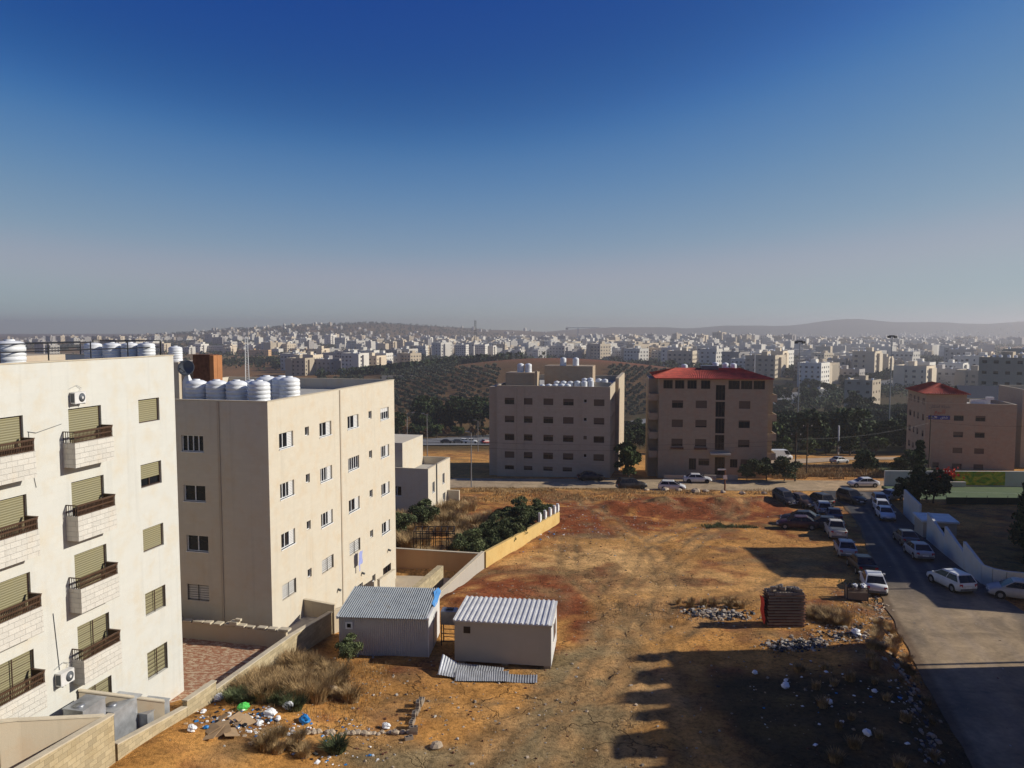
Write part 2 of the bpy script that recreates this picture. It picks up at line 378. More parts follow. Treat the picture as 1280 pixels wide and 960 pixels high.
def height(x,y):
    x=np.asarray(x,dtype=float); y=np.asarray(y,dtype=float)
    z=np.interp(y,KY,KZ)
    # near left the ground is banked up against the boundary wall
    z=z+1.35*gau(x,y,-15.5,30,4.5,8)+.55*gau(x,y,-12,38,4,6)
    # bumps of the empty lot
    lot=smooth((x+13)/3)*smooth((46-x)/6)*smooth((118-y)/5)
    b=.16*fbm(x,y,5,4,3)+.05*fbm(x,y,1.2,3,9)
    m=.9*gau(x,y,24,100,9,3)+.8*gau(x,y,15,96,7,2.5)+.7*gau(x,y,33,101,5,2.5)+.5*gau(x,y,10,90,8,2)-.5*gau(x,y,22,93,9,3)+.5*gau(x,y,6,108,10,3)
    m=m+.7*gau(x,y,-3.,56,2.6,5,-.35)+.35*gau(x,y,23,44.5,4,4)
    m=m*(1+.9*fbm(x,y,2.2,3,5))
    for k,pts in enumerate(TRACKS):
        d=np.abs(dist_poly(x,y,pts)-.78); b=b-.07*np.exp(-(d/.22)**2)*(1+1.2*vnoise(x/1.3,y/1.3,70+k))+.035*np.exp(-((d-.42)/.2)**2)
    z=z+lot*(b+m)
    # cross street
    ds=np.abs(y-street_y(x)); ws=smooth((9-ds)/5)*smooth((130-np.abs(x-20))/30)
    z=z*(1-ws)+(-5.05+.011*(x+9))*ws
    # the sloping road cuts down into the lot at its near end
    l=lerp_line(ROAD_L,y); r=lerp_line(ROAD_R,y)
    cut=np.interp(y,[-20,30,45,56,66],[1.9,1.9,1.65,.55,0])
    base=np.interp(y,KY,KZ)
    inr=smooth((x-l+3.2)/3.0)*smooth((115-y)/6)*smooth((r+30-x)/10)
    z=z*(1-inr)+(base-cut)*inr
    # orchard hill, far hills
    z=z+21*gau(x,y,35,690,155,135)+6*gau(x,y,60,800,200,160)+3*gau(x,y,-300,1200,300,200)-3*gau(x,y,0,430,120,70)
    xw=np.interp(y,[50,52.5,57.9,67.2],[-7.3,-6.85,-5.4,-2.85]); z=z-1.5*smooth((xw-x)/.4)*smooth((y-50.5)/1)*smooth((66.7-y)/.4)
    z=z+14*gau(x,y,500,2050,420,260)+8*gau(x,y,-900,2300,900,500)
    far=0
    for cx,cy,a,sx,sy in [(-760,3500,72,380,500),(-1250,3700,60,350,500),(-1650,3900,28,300,500),(-400,3700,66,300,500),(-20,4200,56,420,500),(500,5200,58,500,600),(1100,5400,60,520,600),
                          (2350,5600,102,330,600),(2000,5600,54,380,600),(2780,5500,80,420,600),(3400,5400,96,560,700),(4100,5300,100,600,700),(1600,5500,50,300,600)]:
        far=far+a*gau(x,y,cx,cy,sx,sy)
    z=z+far*.70*(1+.35*fbm(x,y,420,4,11))
    return z
# ---- TERRAIN END
# ---------------- the land
def axis(lo,hi,step,far_lo,far_hi,growth=1.045):
    a=list(np.arange(lo,hi+1e-6,step)); s=step; x=hi
    while x<far_hi: s=min(s*growth,90); x+=s; a.append(x)
    s=step; x=lo; b=[]
    while x>far_lo: s=min(s*growth,90); x-=s; b.append(x)
    return np.array(b[::-1]+a)
gx=axis(-20,58,.4,-5200,5200); gy=axis(27,126,.4,-60,6900)
X,Y=np.meshgrid(gx,gy); Z=height(X,Y)
def mixc(C,f,c): 
    f=np.clip(f,0,1)[...,None]; return C*(1-f)+np.array(c)*f
C=np.zeros(X.shape+(3,))+np.array((.31,.185,.085))
nA=fbm(X,Y,9,5,21); nB=fbm(X,Y,3,4,22); nC=fbm(X,Y,1.3,3,23)
ochre=(.40,.235,.095); red=(.165,.058,.032); clay=(.19,.165,.125); pale=(.42,.30,.18); dgrass=(.17,.13,.06)
C=mixc(C,.5+nA*1.2,ochre)
C=mixc(C,1.2*gau(X,Y,8,66,12,11)+nA*.8-.2,pale)                       # trodden pale middle of the lot
C=mixc(C,(gau(X,Y,8,92,22,9)+gau(X,Y,26,98,14,7)+1.0*gau(X,Y,0,60,7,7)+.9*gau(X,Y,4.5,50.5,2.6,5)+1.2*gau(X,Y,7.6,43,1.8,.9)+.5*gau(X,Y,8,83,12,4)+nB*1.4+nC*.8+.0)*1.35,red)
C=mixc(C,(1.5*gau(X,Y,3.2,37,3.2,6.5,-.25)+1.1*gau(X,Y,6.5,47,2.6,7,-.3)+.7*gau(X,Y,-4,33,6,1.5)+nB*1.0-.1)*1.35,clay)
C=mixc(C,.8*gau(X,Y,10,80,14,2.5)+.6*gau(X,Y,20,72,5,3)+nB*.6-.35,clay)
for k,pts in enumerate(TRACKS):
    dd=dist_poly(X,Y,pts); d=np.abs(dd-.78); C=mixc(C,np.exp(-(d/.3)**2)*(.65+1.2*nC),(.17,.13,.09)); C=mixc(C,np.exp(-(dd/.4)**2)*(.35+nC),(.36,.25,.15)); C=mixc(C,np.exp(-((d-.45)/.2)**2)*(.3+nC),(.33,.22,.13))
C=C*(1+.35*fbm(X,Y,.9,2,91)+.25*fbm(X,Y,5,3,92))[...,None]
C=mixc(C,smooth((X-8.5)/4)*smooth((44-Y)/3)*(.95+nB),(.052,.047,.038)); C=mixc(C,(gau(X,Y,30,114,26,6)+gau(X,Y,44,106,7,6))*1.2,(.42,.26,.12))  # first mix paints the near right corner's cast shadow darker into the soil tint
C=mixc(C,(gau(X,Y,24,87,5,2.)+.7*gau(X,Y,3,112,20,3.5)+nB-.3)*1.1,dgrass)
C=mixc(C,smooth((Y-128)/10)*smooth((190-Y)/30)*(.5+nA),(.34,.22,.10))
C=mixc(C,smooth((Y-190)/60),(.11,.085,.045))
C=mixc(C,smooth((Y-400)/60)*(.75+.8*fbm(X,Y,60,3,31)),(.20,.125,.075))
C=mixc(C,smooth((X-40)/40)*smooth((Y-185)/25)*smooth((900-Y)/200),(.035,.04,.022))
C=mixc(C,gau(X,Y,0,600,260,110)*1.2,(.11,.075,.05)); C=mixc(C,gau(X,Y,75,735,105,62)*2-.25,(.17,.08,.06))
C=mixc(C,smooth((Y-1150)/200)*np.clip(.55+fbm(X,Y,260,4,33)*1.4,0,1),(.19,.15,.10))
C=mixc(C,smooth((Y-1150)/300)*np.clip(fbm(X,Y,180,4,37)*2.4-.1,0,1),(.055,.06,.04))
C=mixc(C,smooth((Y-3000)/500)*.6,(.08,.072,.055)); C=mixc(C,smooth((Y-4200)/300)*smooth((X-600)/600),(.035,.042,.035))
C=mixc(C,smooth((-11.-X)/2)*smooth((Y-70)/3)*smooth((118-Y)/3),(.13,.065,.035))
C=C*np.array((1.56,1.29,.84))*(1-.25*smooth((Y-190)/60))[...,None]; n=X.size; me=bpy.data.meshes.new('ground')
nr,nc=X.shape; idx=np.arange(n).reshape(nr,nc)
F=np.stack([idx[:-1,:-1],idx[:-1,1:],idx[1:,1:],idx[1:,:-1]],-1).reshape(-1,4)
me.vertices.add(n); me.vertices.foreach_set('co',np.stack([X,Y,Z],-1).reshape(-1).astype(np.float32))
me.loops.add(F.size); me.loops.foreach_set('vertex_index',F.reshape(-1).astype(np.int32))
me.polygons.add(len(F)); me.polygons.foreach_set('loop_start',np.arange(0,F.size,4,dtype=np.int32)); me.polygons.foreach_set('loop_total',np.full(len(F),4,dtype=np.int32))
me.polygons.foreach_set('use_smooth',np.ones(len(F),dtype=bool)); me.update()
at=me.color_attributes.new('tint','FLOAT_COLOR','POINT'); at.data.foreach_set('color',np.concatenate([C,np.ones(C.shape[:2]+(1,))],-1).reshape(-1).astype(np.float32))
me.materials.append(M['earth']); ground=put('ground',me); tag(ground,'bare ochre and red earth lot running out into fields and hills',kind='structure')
GMAX=float(Z.max()); print('GMAX',GMAX,Z.min())
def hz(x,y): return float(height(x,y))
def ribbon(name,left,right,lift,n,k,colf,label,mat='road_surface'):
    """road surface draped over the land between two edge lines"""
    L=len(left); P=[]; 
    def samp(pts,t):
        seg=[0]; 
        for a,b in zip(pts[:-1],pts[1:]): seg.append(seg[-1]+math.dist(a,b))
        s=t*seg[-1]; return np.interp(s,seg,[p[0] for p in pts]),np.interp(s,seg,[p[1] for p in pts])
    T=np.linspace(0,1,n); lx,ly=samp(left,T); rx,ry=samp(right,T); S=np.linspace(0,1,k)
    PX=lx[:,None]*(1-S)+rx[:,None]*S; PY=ly[:,None]*(1-S)+ry[:,None]*S
    e=.35*fbm(PX[:,0],PY[:,0],2.5,3,41); PX[:,0]+=e; 
    PZ=height(PX,PY)+lift
    mb=MB(); mb.grid([[ (PX[i,j],PY[i,j],PZ[i,j]) for j in range(k)] for i in range(n)])
    o=mb.build(name,[mat]); me=o.data
    c=colf(PX,PY,S[None,:]+0*PX); a=me.color_attributes.new('tint','FLOAT_COLOR','POINT')
    a.data.foreach_set('color',np.concatenate([c,np.ones(c.shape[:2]+(1,))],-1).reshape(-1).astype(np.float32))
    tag(o,label,kind='structure'); return o
def c_lane(x,y,s):
    c=np.zeros(x.shape+(3,))+np.array((.05,.05,.052))
    dust=fbm(x,y,6,5,51); st=fbm(x*1.0-y*.36,y*.18,1.6,4,52)
    c=mixc(c,smooth((66-y)/12)*(.85+.6*dust+.7*st)*smooth((.98-s)*2.2+.35),(.42,.30,.165))
    c=mixc(c,.12+.5*st+.4*dust,(.13,.11,.09))
    for off in (.25,.42,.62): c=mixc(c,np.exp(-((s-off-.03*np.sin(y*.2))/.035)**2)*.5,(.26,.2,.14))
    c=mixc(c,smooth((.06-s)*30)*.8,(.14,.09,.05))
    return c
ribbon('road',ROAD_L,ROAD_R,.05,260,34,c_lane,'dusty broken asphalt lane running down past the parked cars')
def c_street(x,y,s):
    c=np.zeros(x.shape+(3,))+np.array((.46,.34,.20)); c=mixc(c,.25+fbm(x,y,7,4,61)+.3*(s>.75),(.34,.25,.16))
    c=mixc(c,smooth((x-35)/20)*.6,(.42,.27,.13)); return c
xs=np.linspace(-75,100,40)
ribbon('street',[(x,street_y(x)-4.2) for x in xs],[(x,street_y(x)+4.0) for x in xs],.05,180,10,c_street,'sandy street crossing in front of the apartment blocks')
def off(pts,d):
    o=[]
    for i,p in enumerate(pts):
        a=pts[max(0,i-1)]; b=pts[min(len(pts)-1,i+1)]; t=Vector((b[0]-a[0],b[1]-a[1])).normalized(); o.append((p[0]+t.y*d,p[1]-t.x*d))
    return o
def c_hwy(x,y,s): return mixc(np.zeros(x.shape+(3,))+np.array((.17,.168,.165)),.3+fbm(x,y,30,3,71),(.23,.225,.21))
def denser(pts,k=8):
    o=[]
    for a,b in zip(pts[:-1],pts[1:]):
        for i in range(k): o.append((a[0]+(b[0]-a[0])*i/k,a[1]+(b[1]-a[1])*i/k))
    return o+[pts[-1]]
hw=[p for p in HWY]
h_l=denser(off(hw,15),4); h_r=denser(off(hw,-15),4)
ribbon('highway',h_r,h_l,.5,260,8,c_hwy,'pale grey highway curving through the trees in the valley')
ribbon('car_park',[(-60,262),(20,268)],[(-60,296),(20,322)],.35,30,14,c_hwy,'grey asphalt parking strip beyond the small cream house')
ribbon('dirt_track',[(50,150),(75,168),(100,171),(135,178)],[(50,163),(75,178),(100,180),(135,188)],.12,50,8,lambda x,y,s:np.zeros(x.shape+(3,))+np.array((.46,.33,.20)),'sandy track behind the dry field')
# ---------------- buildings
FR={'front':((1,0),),'right':((0,1),),'left':((0,-1),),'back':((-1,0),)}
def facade(mb,p0,a,length,z0,z1,ops,mi=0,depth=.18,rmi=None):
    """wall plane from p0 along a, with real openings and reveals; ops=(s0,zb,s1,zt)"""
    n=Vector((a[1],-a[0],0)); A=Vector((a[0],a[1],0)); O=Vector((p0[0],p0[1],0))
    P=lambda s,z,d=0:O+A*s-n*d+Vector((0,0,z))
    S=sorted({0,length}|{o[0] for o in ops}|{o[2] for o in ops}); Zs=sorted({z0,z1}|{o[1] for o in ops}|{o[3] for o in ops})
    for i in range(len(S)-1):
        # merge the solid cells of a column into long strips
        run=None
        for j in range(len(Zs)-1):
            cs,cz=(S[i]+S[i+1])/2,(Zs[j]+Zs[j+1])/2
            hole=any(o[0]<cs<o[2] and o[1]<cz<o[3] for o in ops)
            if not hole:
                if run is None: run=Zs[j]
            if (hole or j==len(Zs)-2) and run is not None:
                zt=Zs[j] if hole else Zs[j+1]
                mb.face([P(S[i],run),P(S[i+1],run),P(S[i+1],zt),P(S[i],zt)],mi); run=None
    r=mi if rmi is None else rmi
    for s0,b,s1,t in ops:
        mb.face([P(s0,b),P(s0,b,depth),P(s0,t,depth),P(s0,t)][::-1],r); mb.face([P(s1,b),P(s1,t),P(s1,t,depth),P(s1,b,depth)][::-1],r)
        mb.face([P(s0,t),P(s0,t,depth),P(s1,t,depth),P(s1,t)][::-1],r); mb.face([P(s0,b),P(s1,b),P(s1,b,depth),P(s0,b,depth)][::-1],r)
WIN={}
def win_meshes(w,h,kind):
    """meshes of one window, its lower left corner at the origin, outward = -y"""
    key=(round(w,2),round(h,2),kind)
    if key in WIN: return WIN[key]
    g=MB(); f=MB(); x=MB(); fr='frame_white'; xm='shutter'; xn='shutter'
    g.box((-.02,.03,-.02),(w+.02,.06,h+.02))
    t=.05
    def ring(mb,t,y0=-.03,y1=.03):
        mb.box((0,y0,0),(w,y1,t)); mb.box((0,y0,h-t),(w,y1,h)); mb.box((0,y0,t),(t,y1,h-t)); mb.box((w-t,y0,t),(w,y1,h-t))
    if kind.startswith('roll'):      # roller shutter lowered by a fraction
        frac=float(kind[4:]); fr='frame_brown'; ring(f,.05,-.05,.03)
        zb=h*(1-frac); x.box((.05,-.03,max(.05,zb)),(w-.05,.0,h-.05)); 
        if frac<1:
            x.box((.05,-.045,zb-.04),(w-.05,.01,zb)); f.box((w*.5-.03,-.02,.05),(w*.5+.03,.025,zb-.04)); 
    elif kind.startswith('bars'):    # closed shutter behind window bars
        fr='frame_brown' if kind.endswith('o') else 'dark_metal'; xm='shutter' if kind.endswith('o') else 'white_shutter'
        x.box((.03,-.0,.03),(w-.03,.028,h-.03))
        for i in range(3): f.box((w*i/2-.02 if i else 0,-.10,0),(w*i/2+.02 if i<2 else w,-.07,h))
        for k in range(7): z=h*(k+.5)/7; f.box((0,-.09,z-.008),(w,-.075,z+.008))
    elif kind.startswith('slide'):
        n=int(kind[5]); ring(f,.05)
        for i in range(1,n): f.box((w*i/n-.03,-.03,.05),(w*i/n+.03,.02,h-.05))
        if 'c' in kind: xm='white_shutter'; x.box((w*.68,-.02,.05),(w-.05,.0,h-.05))
        if 't' in kind: xm='white_shutter'; x.box((.05,-.02,h*.62),(w-.05,.0,h-.05))
        f.box((-.04,-.19,-.05),(w+.04,.03,0))
    elif kind.startswith('brown.'):
        q=1-float(kind[5:]); fr='frame_brown'; xm='brown_shutter'; ring(f,.04); x.box((.04,-.015,h*q),(w-.04,.01,h-.04)); f.box((w/2-.02,-.02,.04),(w/2+.02,.02,h*q))
    elif kind=='brownfull':
        fr='frame_brown'; xm='brown_shutter'; ring(f,.04); x.box((.04,-.015,.04),(w-.04,.01,h-.04))
    elif kind=='door':
        fr='frame_brown'; ring(f,.06)
        for i in range(1,3): f.box((w*i/3-.03,-.03,.06),(w*i/3+.03,.02,h-.06))
    elif kind=='small': ring(f,.04); 
    r=[('window',g.mesh('window',['glass'])),('frame',f.mesh('frame',[fr]))]
    if x.v: r.append((xn,x.mesh('shutter',[xm])))
    WIN[key]=r; return r
RW=random.Random(8)
def add_window(root,p0,a,s,z,w,h,kind,depth=.14,simple=False,label=None):
    if kind=='brown': kind='brown'+RW.choice(('.2','.35','.5','.7','.7','.85','.15'))
    n=Vector((a[1],-a[0])); p=Vector(p0)+Vector(a)*s-n*depth
    rz=math.atan2(a[1],a[0]); ms=win_meshes(w,h,kind); nm='door' if kind=='door' else 'window'
    if simple:
        key=(round(w,2),round(h,2),kind,'one')
        if key not in WIN:
            mb=MB(); mats=[]
            for _,me in ms:
                o=len(mb.v); mb.v+=[tuple(v.co) for v in me.vertices]; k=len(mats); mats.append(me.materials[0])
                for q in me.polygons: mb.f.append(tuple(o+i for i in q.vertices)); mb.m.append(k); mb.sm.append(False)
            WIN[key]=mb.mesh('window',mats)
        o=put(nm,WIN[key],root,(p.x,p.y,z),rz)
    else:
        o=put(nm,ms[0][1],root,(p.x,p.y,z),rz)
        for k,me in ms[1:]: put(k,me,o)
    if label: o['label']=label
    return o
def shell(root,W,D,z0,z1,sides,mat,par=.25,roof=None,roofz=None,parh=.7,corner='SE',depth=.18,coping=True):
    """four facades round a W x D block. corner SE: origin is the front right corner, block runs to -x and +y.
       sides={'front':[ops],...}, ops=(s0,zb,s1,zt) with s measured from the left seen from outside"""
    x0,x1=(-W,0) if corner=='SE' else (0,W); y0,y1=0,D
    pl={'front':((x0,y0),(1,0),W),'right':((x1,y0),(0,1),D),'back':((x1,y1),(-1,0),W),'left':((x0,y1),(0,-1),D)}
    mb=MB()
    for k,(p,a,L) in pl.items(): facade(mb,p,a,L,z0,z1,sides.get(k,[]),0,depth)
    t=par; rz=z1-parh if roofz is None else roofz
    for (a,b,c,d) in ((x0,y0,x1,y0+t),(x0,y1-t,x1,y1),(x0,y0+t,x0+t,y1-t),(x1-t,y0+t,x1,y1-t)):
        mb.face([(a,b,z1),(c,b,z1),(c,d,z1),(a,d,z1)],0)
    mb.face([(x0+t,y0+t,rz),(x0+t,y0+t,z1),(x1-t,y0+t,z1),(x1-t,y0+t,rz)][::-1],0)
    for q in ([(x0+t,y0+t),(x1-t,y0+t)],[(x1-t,y0+t),(x1-t,y1-t)],[(x1-t,y1-t),(x0+t,y1-t)],[(x0+t,y1-t),(x0+t,y0+t)]):
        (ax,ay),(bx,by)=q; mb.face([(bx,by,rz),(ax,ay,rz),(ax,ay,z1),(bx,by,z1)],0)
    w=mb.build('wall',[mat],root)
    r=MB(); r.box((x0+t+.003,y0+t+.003,rz-.25),(x1-t-.003,y1-t-.003,rz)); r.build('roof',[roof or 'roof_screed'],root)
    if coping:
        c=MB(); h=.05; e=.03
        for (a,b,cc,d) in ((x0-e,y0-e,x1+e,y0+t),(x0-e,y1-t,x1+e,y1+e),(x0-e,y0+t,x0+t,y1-t),(x1-t,y0+t,x1+e,y1-t)): c.box((a,b,z1+.004),(cc,d,z1+h))
        c.build('coping',['coping'],root)
    return pl
# --- roof water tank, ribbed white plastic
def tank_mesh(r=.66,h=1.75,mat='white_plastic',ribs=5):
    mb=MB(); prof=[(r*.96,0),(r,.05)]; 
    for i in range(ribs):
        z=h*.08+(h*.74)*i/ribs; dz=h*.74/ribs
        prof+=[(r,z),(r,z+dz*.62),(r*.955,z+dz*.7),(r*.955,z+dz*.9)]
    prof+=[(r,h*.84),(r*.93,h*.9),(r*.6,h*.965),(r*.34,h*.97),(r*.34,h),(r*.3,h+.02)]
    mb.lathe(prof,seg=20); return mb.mesh('water_tank',[mat])
TANK=tank_mesh(); TANK_S=tank_mesh(.55,1.3)
def tank(x,y,z,label,group,me=None,s=1.,parent_xf=None):
    p=parent_xf@Vector((x,y,z)) if parent_xf is not None else Vector((x,y,z))
    o=put('water_tank',me or TANK,None,p,random.uniform(0,6),s); tag(o,label,'water tank',group); return o
def xf(loc,rz): return Matrix.Translation(loc)@Matrix.Rotation(rz,4,'Z')

YAW=-R(13)
# ===== white block with balconies, left edge of the picture
B1=(-17.2,39,0)
b1=empty('apartment_building',B1,YAW,'white stone apartment block with brown railed balconies and olive roller shutters','building')
TOPS=[16.58,13.44,10.29,7.13,4.17]
ops=[];wins=[]
L=19.; Yl=lambda y: L+y     # facade parameter s runs 0 (near end, y=-19) to 19 (far corner)
c3k=['roll1','roll.6','roll1','barso','barso']; c2k=['roll1','roll.5','roll1','barso','barso']; c1k=['roll.55','roll1','roll1','barso','barso']
for i,t in enumerate(TOPS):
    h=1.38 if i==4 else 1.13
    for s0,w_,hh,k in ((Yl(-2.66),1.48,h,c3k[i]),(Yl(-6.9),1.86,2.2 if i<4 else 2.1,c2k[i]),(Yl(-11.15),1.98,2.2 if i<4 else 2.1,c1k[i]),(Yl(-16.2),1.6,1.2,'roll1')):
        ops.append((s0,t-hh,s0+w_,t)); wins.append((s0,t-hh,w_,hh,k))
FB=[(3,12.3,5,13.4),(8,12.3,10,13.4)]
shell(b1,14,L,-.6,18.6,{'right':ops,'back':[]},'white_stone',corner='SE',parh=.5)
for ch in b1.children: ch.location.y=-L       # origin sits at the far right corner
for s0,zb,w_,hh,k in wins: add_window(b1,(0,-L),(0,1),s0,zb,w_,hh,k,.15)
def balcony(root,p0,a,s0,s1,zb,zt,dep,rail=.48,mat='rough_white_stone'):
    n=Vector((a[1],-a[0])); rz=math.atan2(a[1],a[0]); w_=s1-s0; p=Vector(p0)+Vector(a)*s0
    mb=MB(); t=.12
    mb.box((0,-dep,zb),(w_,-.002,zb+.14)); mb.box((0,-dep,zb+.14),(w_,-dep+t,zt)); mb.box((0,-dep+t,zb+.14),(t,-.002,zt)); mb.box((w_-t,-dep+t,zb+.14),(w_,-.002,zt))
    o=mb.build('balcony',[mat],root,(p.x,p.y,0),rz)
    r=MB(); z0=zt; z1=zt+rail; y0=-dep+.05
    r.box((.02,y0-.03,z1-.07),(w_-.02,y0+.03,z1)); r.box((.02,y0-.015,z0+.2),(w_-.02,y0-.011,z0+.26)); r.box((.02,y0-.02,z0+.02),(w_-.02,y0+.02,z0+.05))
    for i in range(int(w_/.075)+1): x=.03+i*(w_-.06)/int(w_/.075); r.box((x-.012,y0-.01,z0),(x+.012,y0+.01,z1-.04))
    for i in range(5): y=y0+.1+i*.11; r.box((.03,y-.012,z0),(.05,y+.012,z1-.04))
    r.box((.02,y0+.025,z1-.04),(.06,0,z1)); r.box((w_-.06,y0+.025,z0+.0),(w_-.03,-.004,z1)); r.box((w_-.09,y0-.02,z1-.005),(w_+.02,-.004,z1+.03))
    r.build('railing',['rail_brown'],o); return o
for i in range(5):
    zt=15.2-3.12*i
    if i<4 or True:
        if i<4: balcony(b1,(0,-L),(0,1),Yl(-7.28),Yl(-5.06),zt-1.05,zt,.62)
    balcony(b1,(0,-L),(0,1),Yl(-11.6),Yl(-9.25),zt-1.05,zt,.62) if i<4 else None
balcony(b1,(0,-L),(0,1),Yl(-7.28),Yl(-5.06),1.7,2.72,.62)
# roof rail of block 1
r=MB()
def rail(mb,pts,z,h,rails=(1,.55),post=1.9,t=.025):
    for (x0,y0),(x1,y1) in zip(pts[:-1],pts[1:]):
        for k in rails: mb.tube((x0,y0,z+h*k),(x1,y1,z+h*k),t,seg=6)
        n=max(1,int(math.dist((x0,y0),(x1,y1))/post))
        for i in range(n+1): f=i/n; mb.tube((x0+(x1-x0)*f,y0+(y1-y0)*f,z),(x0+(x1-x0)*f,y0+(y1-y0)*f,z+h),t*1.1,seg=6)
rail(r,[(-.15,-L),(-.15,-10.2)],18.65,.55); rail(r,[(-.5,-9.6),(-.5,-.3),(-4.5,-.3)],18.65,.72); rail(r,[(-5.,-L),(-5.,-.6)],18.65,.65)
r.build('roof_railing',['dark_metal'],b1)
m=MB(); m.box((-13,-15,18.1),(-8.5,-9,20.6)); m.box((-8.2,-9.2,18.15),(-3.5,-3.2,18.75)); m.build('roof_room',['beige_stone'],b1)
X1=xf(B1,YAW)
tank(-1.05,-8.6,18.2,'big white ribbed tank behind the roof rail at the left edge of the picture',None,me=TANK_S,s=1.02,parent_xf=X1)

for i,(x,y) in enumerate([(-3.6,-1.3),(-2.6,-1.2),(-1.7,-1.),(-.85,-.9)]): tank(x,y,18.3,'white tank top showing behind the roof rail of the balcony block','tanks behind the roof rail of the balcony block',TANK_S,.76,X1)
def ac_unit(x,y,z,rz,label):
    t=empty('air_conditioner',(x,y,z),rz,label,'air conditioner')
    b=MB(); b.box((-.42,-.34,0),(.42,0,.6)); b.build('housing',['white_sheet'],t)
    f=MB(); f.lathe([(.24,0),(.24,.015),(.2,.02),(.2,.03),(.05,.03)],seg=20); fo=f.build('fan_grille',['grey_plastic'],t,(.12,-.34,.3)); fo.rotation_euler=(math.pi/2,0,0)
    h=MB(); h.lathe([(.075,0),(.07,.04)],seg=12); ho=h.build('fan_hub',['white_sheet'],t,(.12,-.365,.3)); ho.rotation_euler=(math.pi/2,0,0)
    g=MB(); 
    g.box((-.425,-.3,.06),(-.42,-.04,.54))
    g.build('side_vent',['grey_plastic'],t)
    for q in (-.35,.31): k=MB(); k.box((q,-.36,-.05),(q+.04,0,-.004)); k.build('bracket',['grey_metal'],t)
    k=MB(); k.tube((.3,-.1,.6),(.42,-.05,.78),.012,seg=5); k.tube((.42,-.05,.78),(.1,-.02,.95),.012,seg=5); k.tube((.1,-.02,.95),(-.45,-.01,.8),.012,seg=5); k.build('pipe',['grey_metal'],t)
    return t
p=X1@Vector((.03,-6.5,16.8)); a1_=ac_unit(p.x,p.y,p.z,YAW+math.pi/2,'white air conditioner above the top shuttered balcony window')
a1_.scale=(.72,.72,.8)
p=X1@Vector((.03,-7.85,5.1)); a2_=ac_unit(p.x,p.y,p.z,YAW+math.pi/2,'white air conditioner low on the wall between two balcony stacks')
a2_.scale=(.85,.85,.9)
c=MB()
pt=[(.02,-9.0,15.9),(.03,-8.6,15.8),(.02,-7.3,16.0)]
for a,b in zip(pt[:-1],pt[1:]): c.tube(a,b,.012,seg=5)
pt=[(.02,-8.95,15.9),(.02,-8.9,14.6),(.02,-8.7,13.6)]
for a,b in zip(pt[:-1],pt[1:]): c.tube(a,b,.01,seg=5)
c.build('loose_cable',['grey_plastic'],b1); c=MB(); c.tube((.02,-8.15,8.2),(.02,-7.95,5.7),.015,seg=5)
c.build('loose_cable',['grey_plastic'],b1)

# ===== cream block 2
B2=(-14.72,46,0)
b2=empty('apartment_building',B2,YAW,'cream stone apartment block with a lit window wall and a row of white roof tanks','building')
T2=[13.45,10.28,7.1,3.82]
ops=[];wins=[]
def A2(s,t,w_,h,k): ops.append((s,t-h,s+w_,t)); wins.append((s,t-h,w_,h,k))
for i,t in enumerate(T2):
    A2(1.25,t,1.75,.98,['slide3c','slide4c','slide3c','barsw'][i]); A2(4.55,t,.55,.6,'small'); A2(6.6,t,1.8,.98,['slide3c','slide5c','slide4c','barsw'][i])
    A2(11.05,t-.03,1.95,.98,['slide3c','slide5','slide3c','barsw'][i]); A2(14.9,t-.05,.6,.62,'small'); A2(17.3,t-.08,1.8,.98,['slide4t','slide4c','slide3c','slide3c'][i])
A2(11.6,.12,1.75,.8,'slide3'); A2(15.2,0.,.65,.6,'small'); A2(17.45,-.1,1.75,1.75,'door')
fo=[];fw=[]
for i,t in enumerate([13.38,10.25,7.08,3.94]):
    s=13+[-5.98,-5.93,-5.83,-5.88][i]; fo.append((s,t-1.03,s+1.53,t)); fw.append((s,t-1.03,1.53,1.03,['slide4','slide2','slide2','barsw'][i]))
shell(b2,16,20.35,-4,15.55,{'right':ops,'front':[(a+3,b,c+3,d) for a,b,c,d in fo]},'cream_stone',parh=.85)
for s,z,w_,h,k in wins: add_window(b2,(0,0),(0,1),s,z,w_,h,k)
for s,z,w_,h,k in fw: add_window(b2,(-13,0),(1,0),s,z,w_,h,k)
g=MB(); g.box((.004,9.72,-2),(.05,9.9,15.5)); g.box((-3.42,-.06,-2),(-3.28,-.004,15.5)); g.build('drain_chase',['beige_stone'],b2)
g=MB(); g.box((-11.8,9.5,14.7),(-10.35,10.6,18.0)); g.build('stair_tower',['rust'],b2,(0,0,0)); g=MB(); g.box((-15.7,8.5,14.7),(-12.3,12.5,17.45)); g.build('roof_room',['beige_stone'],b2)
g=MB(); g.box((-10.34,9.45,14.7),(-10.0,9.9,17.95)); g.box((-10.34,10.0,14.7),(-10.05,10.6,17.95)); g.build('tower_cladding',['orange_clad'],b2)
X2=xf(B2,YAW)
for i,x in enumerate([-5.75,-4.35,-2.98,-1.42]): tank(x,1.35+i*.05,15.0-.0,'white ribbed tank in the shaded front row on the cream block roof','front row of tanks on the cream block roof',s=1.0,parent_xf=X2)
for i,x in enumerate([-3.9,-2.75,-1.62,-.95]): tank(x if i<3 else -.95+.5-.35,4.6 if i<3 else 4.1,15.05,'white ribbed tank in the second row on the cream block roof','second row of tanks on the cream block roof',s=1.02 if i else .85,parent_xf=X2)
tank(-13.2,9.4,17.45,'white tank on the grey roof room just right of the balcony block corner',None,me=TANK_S,s=.92,parent_xf=X2)
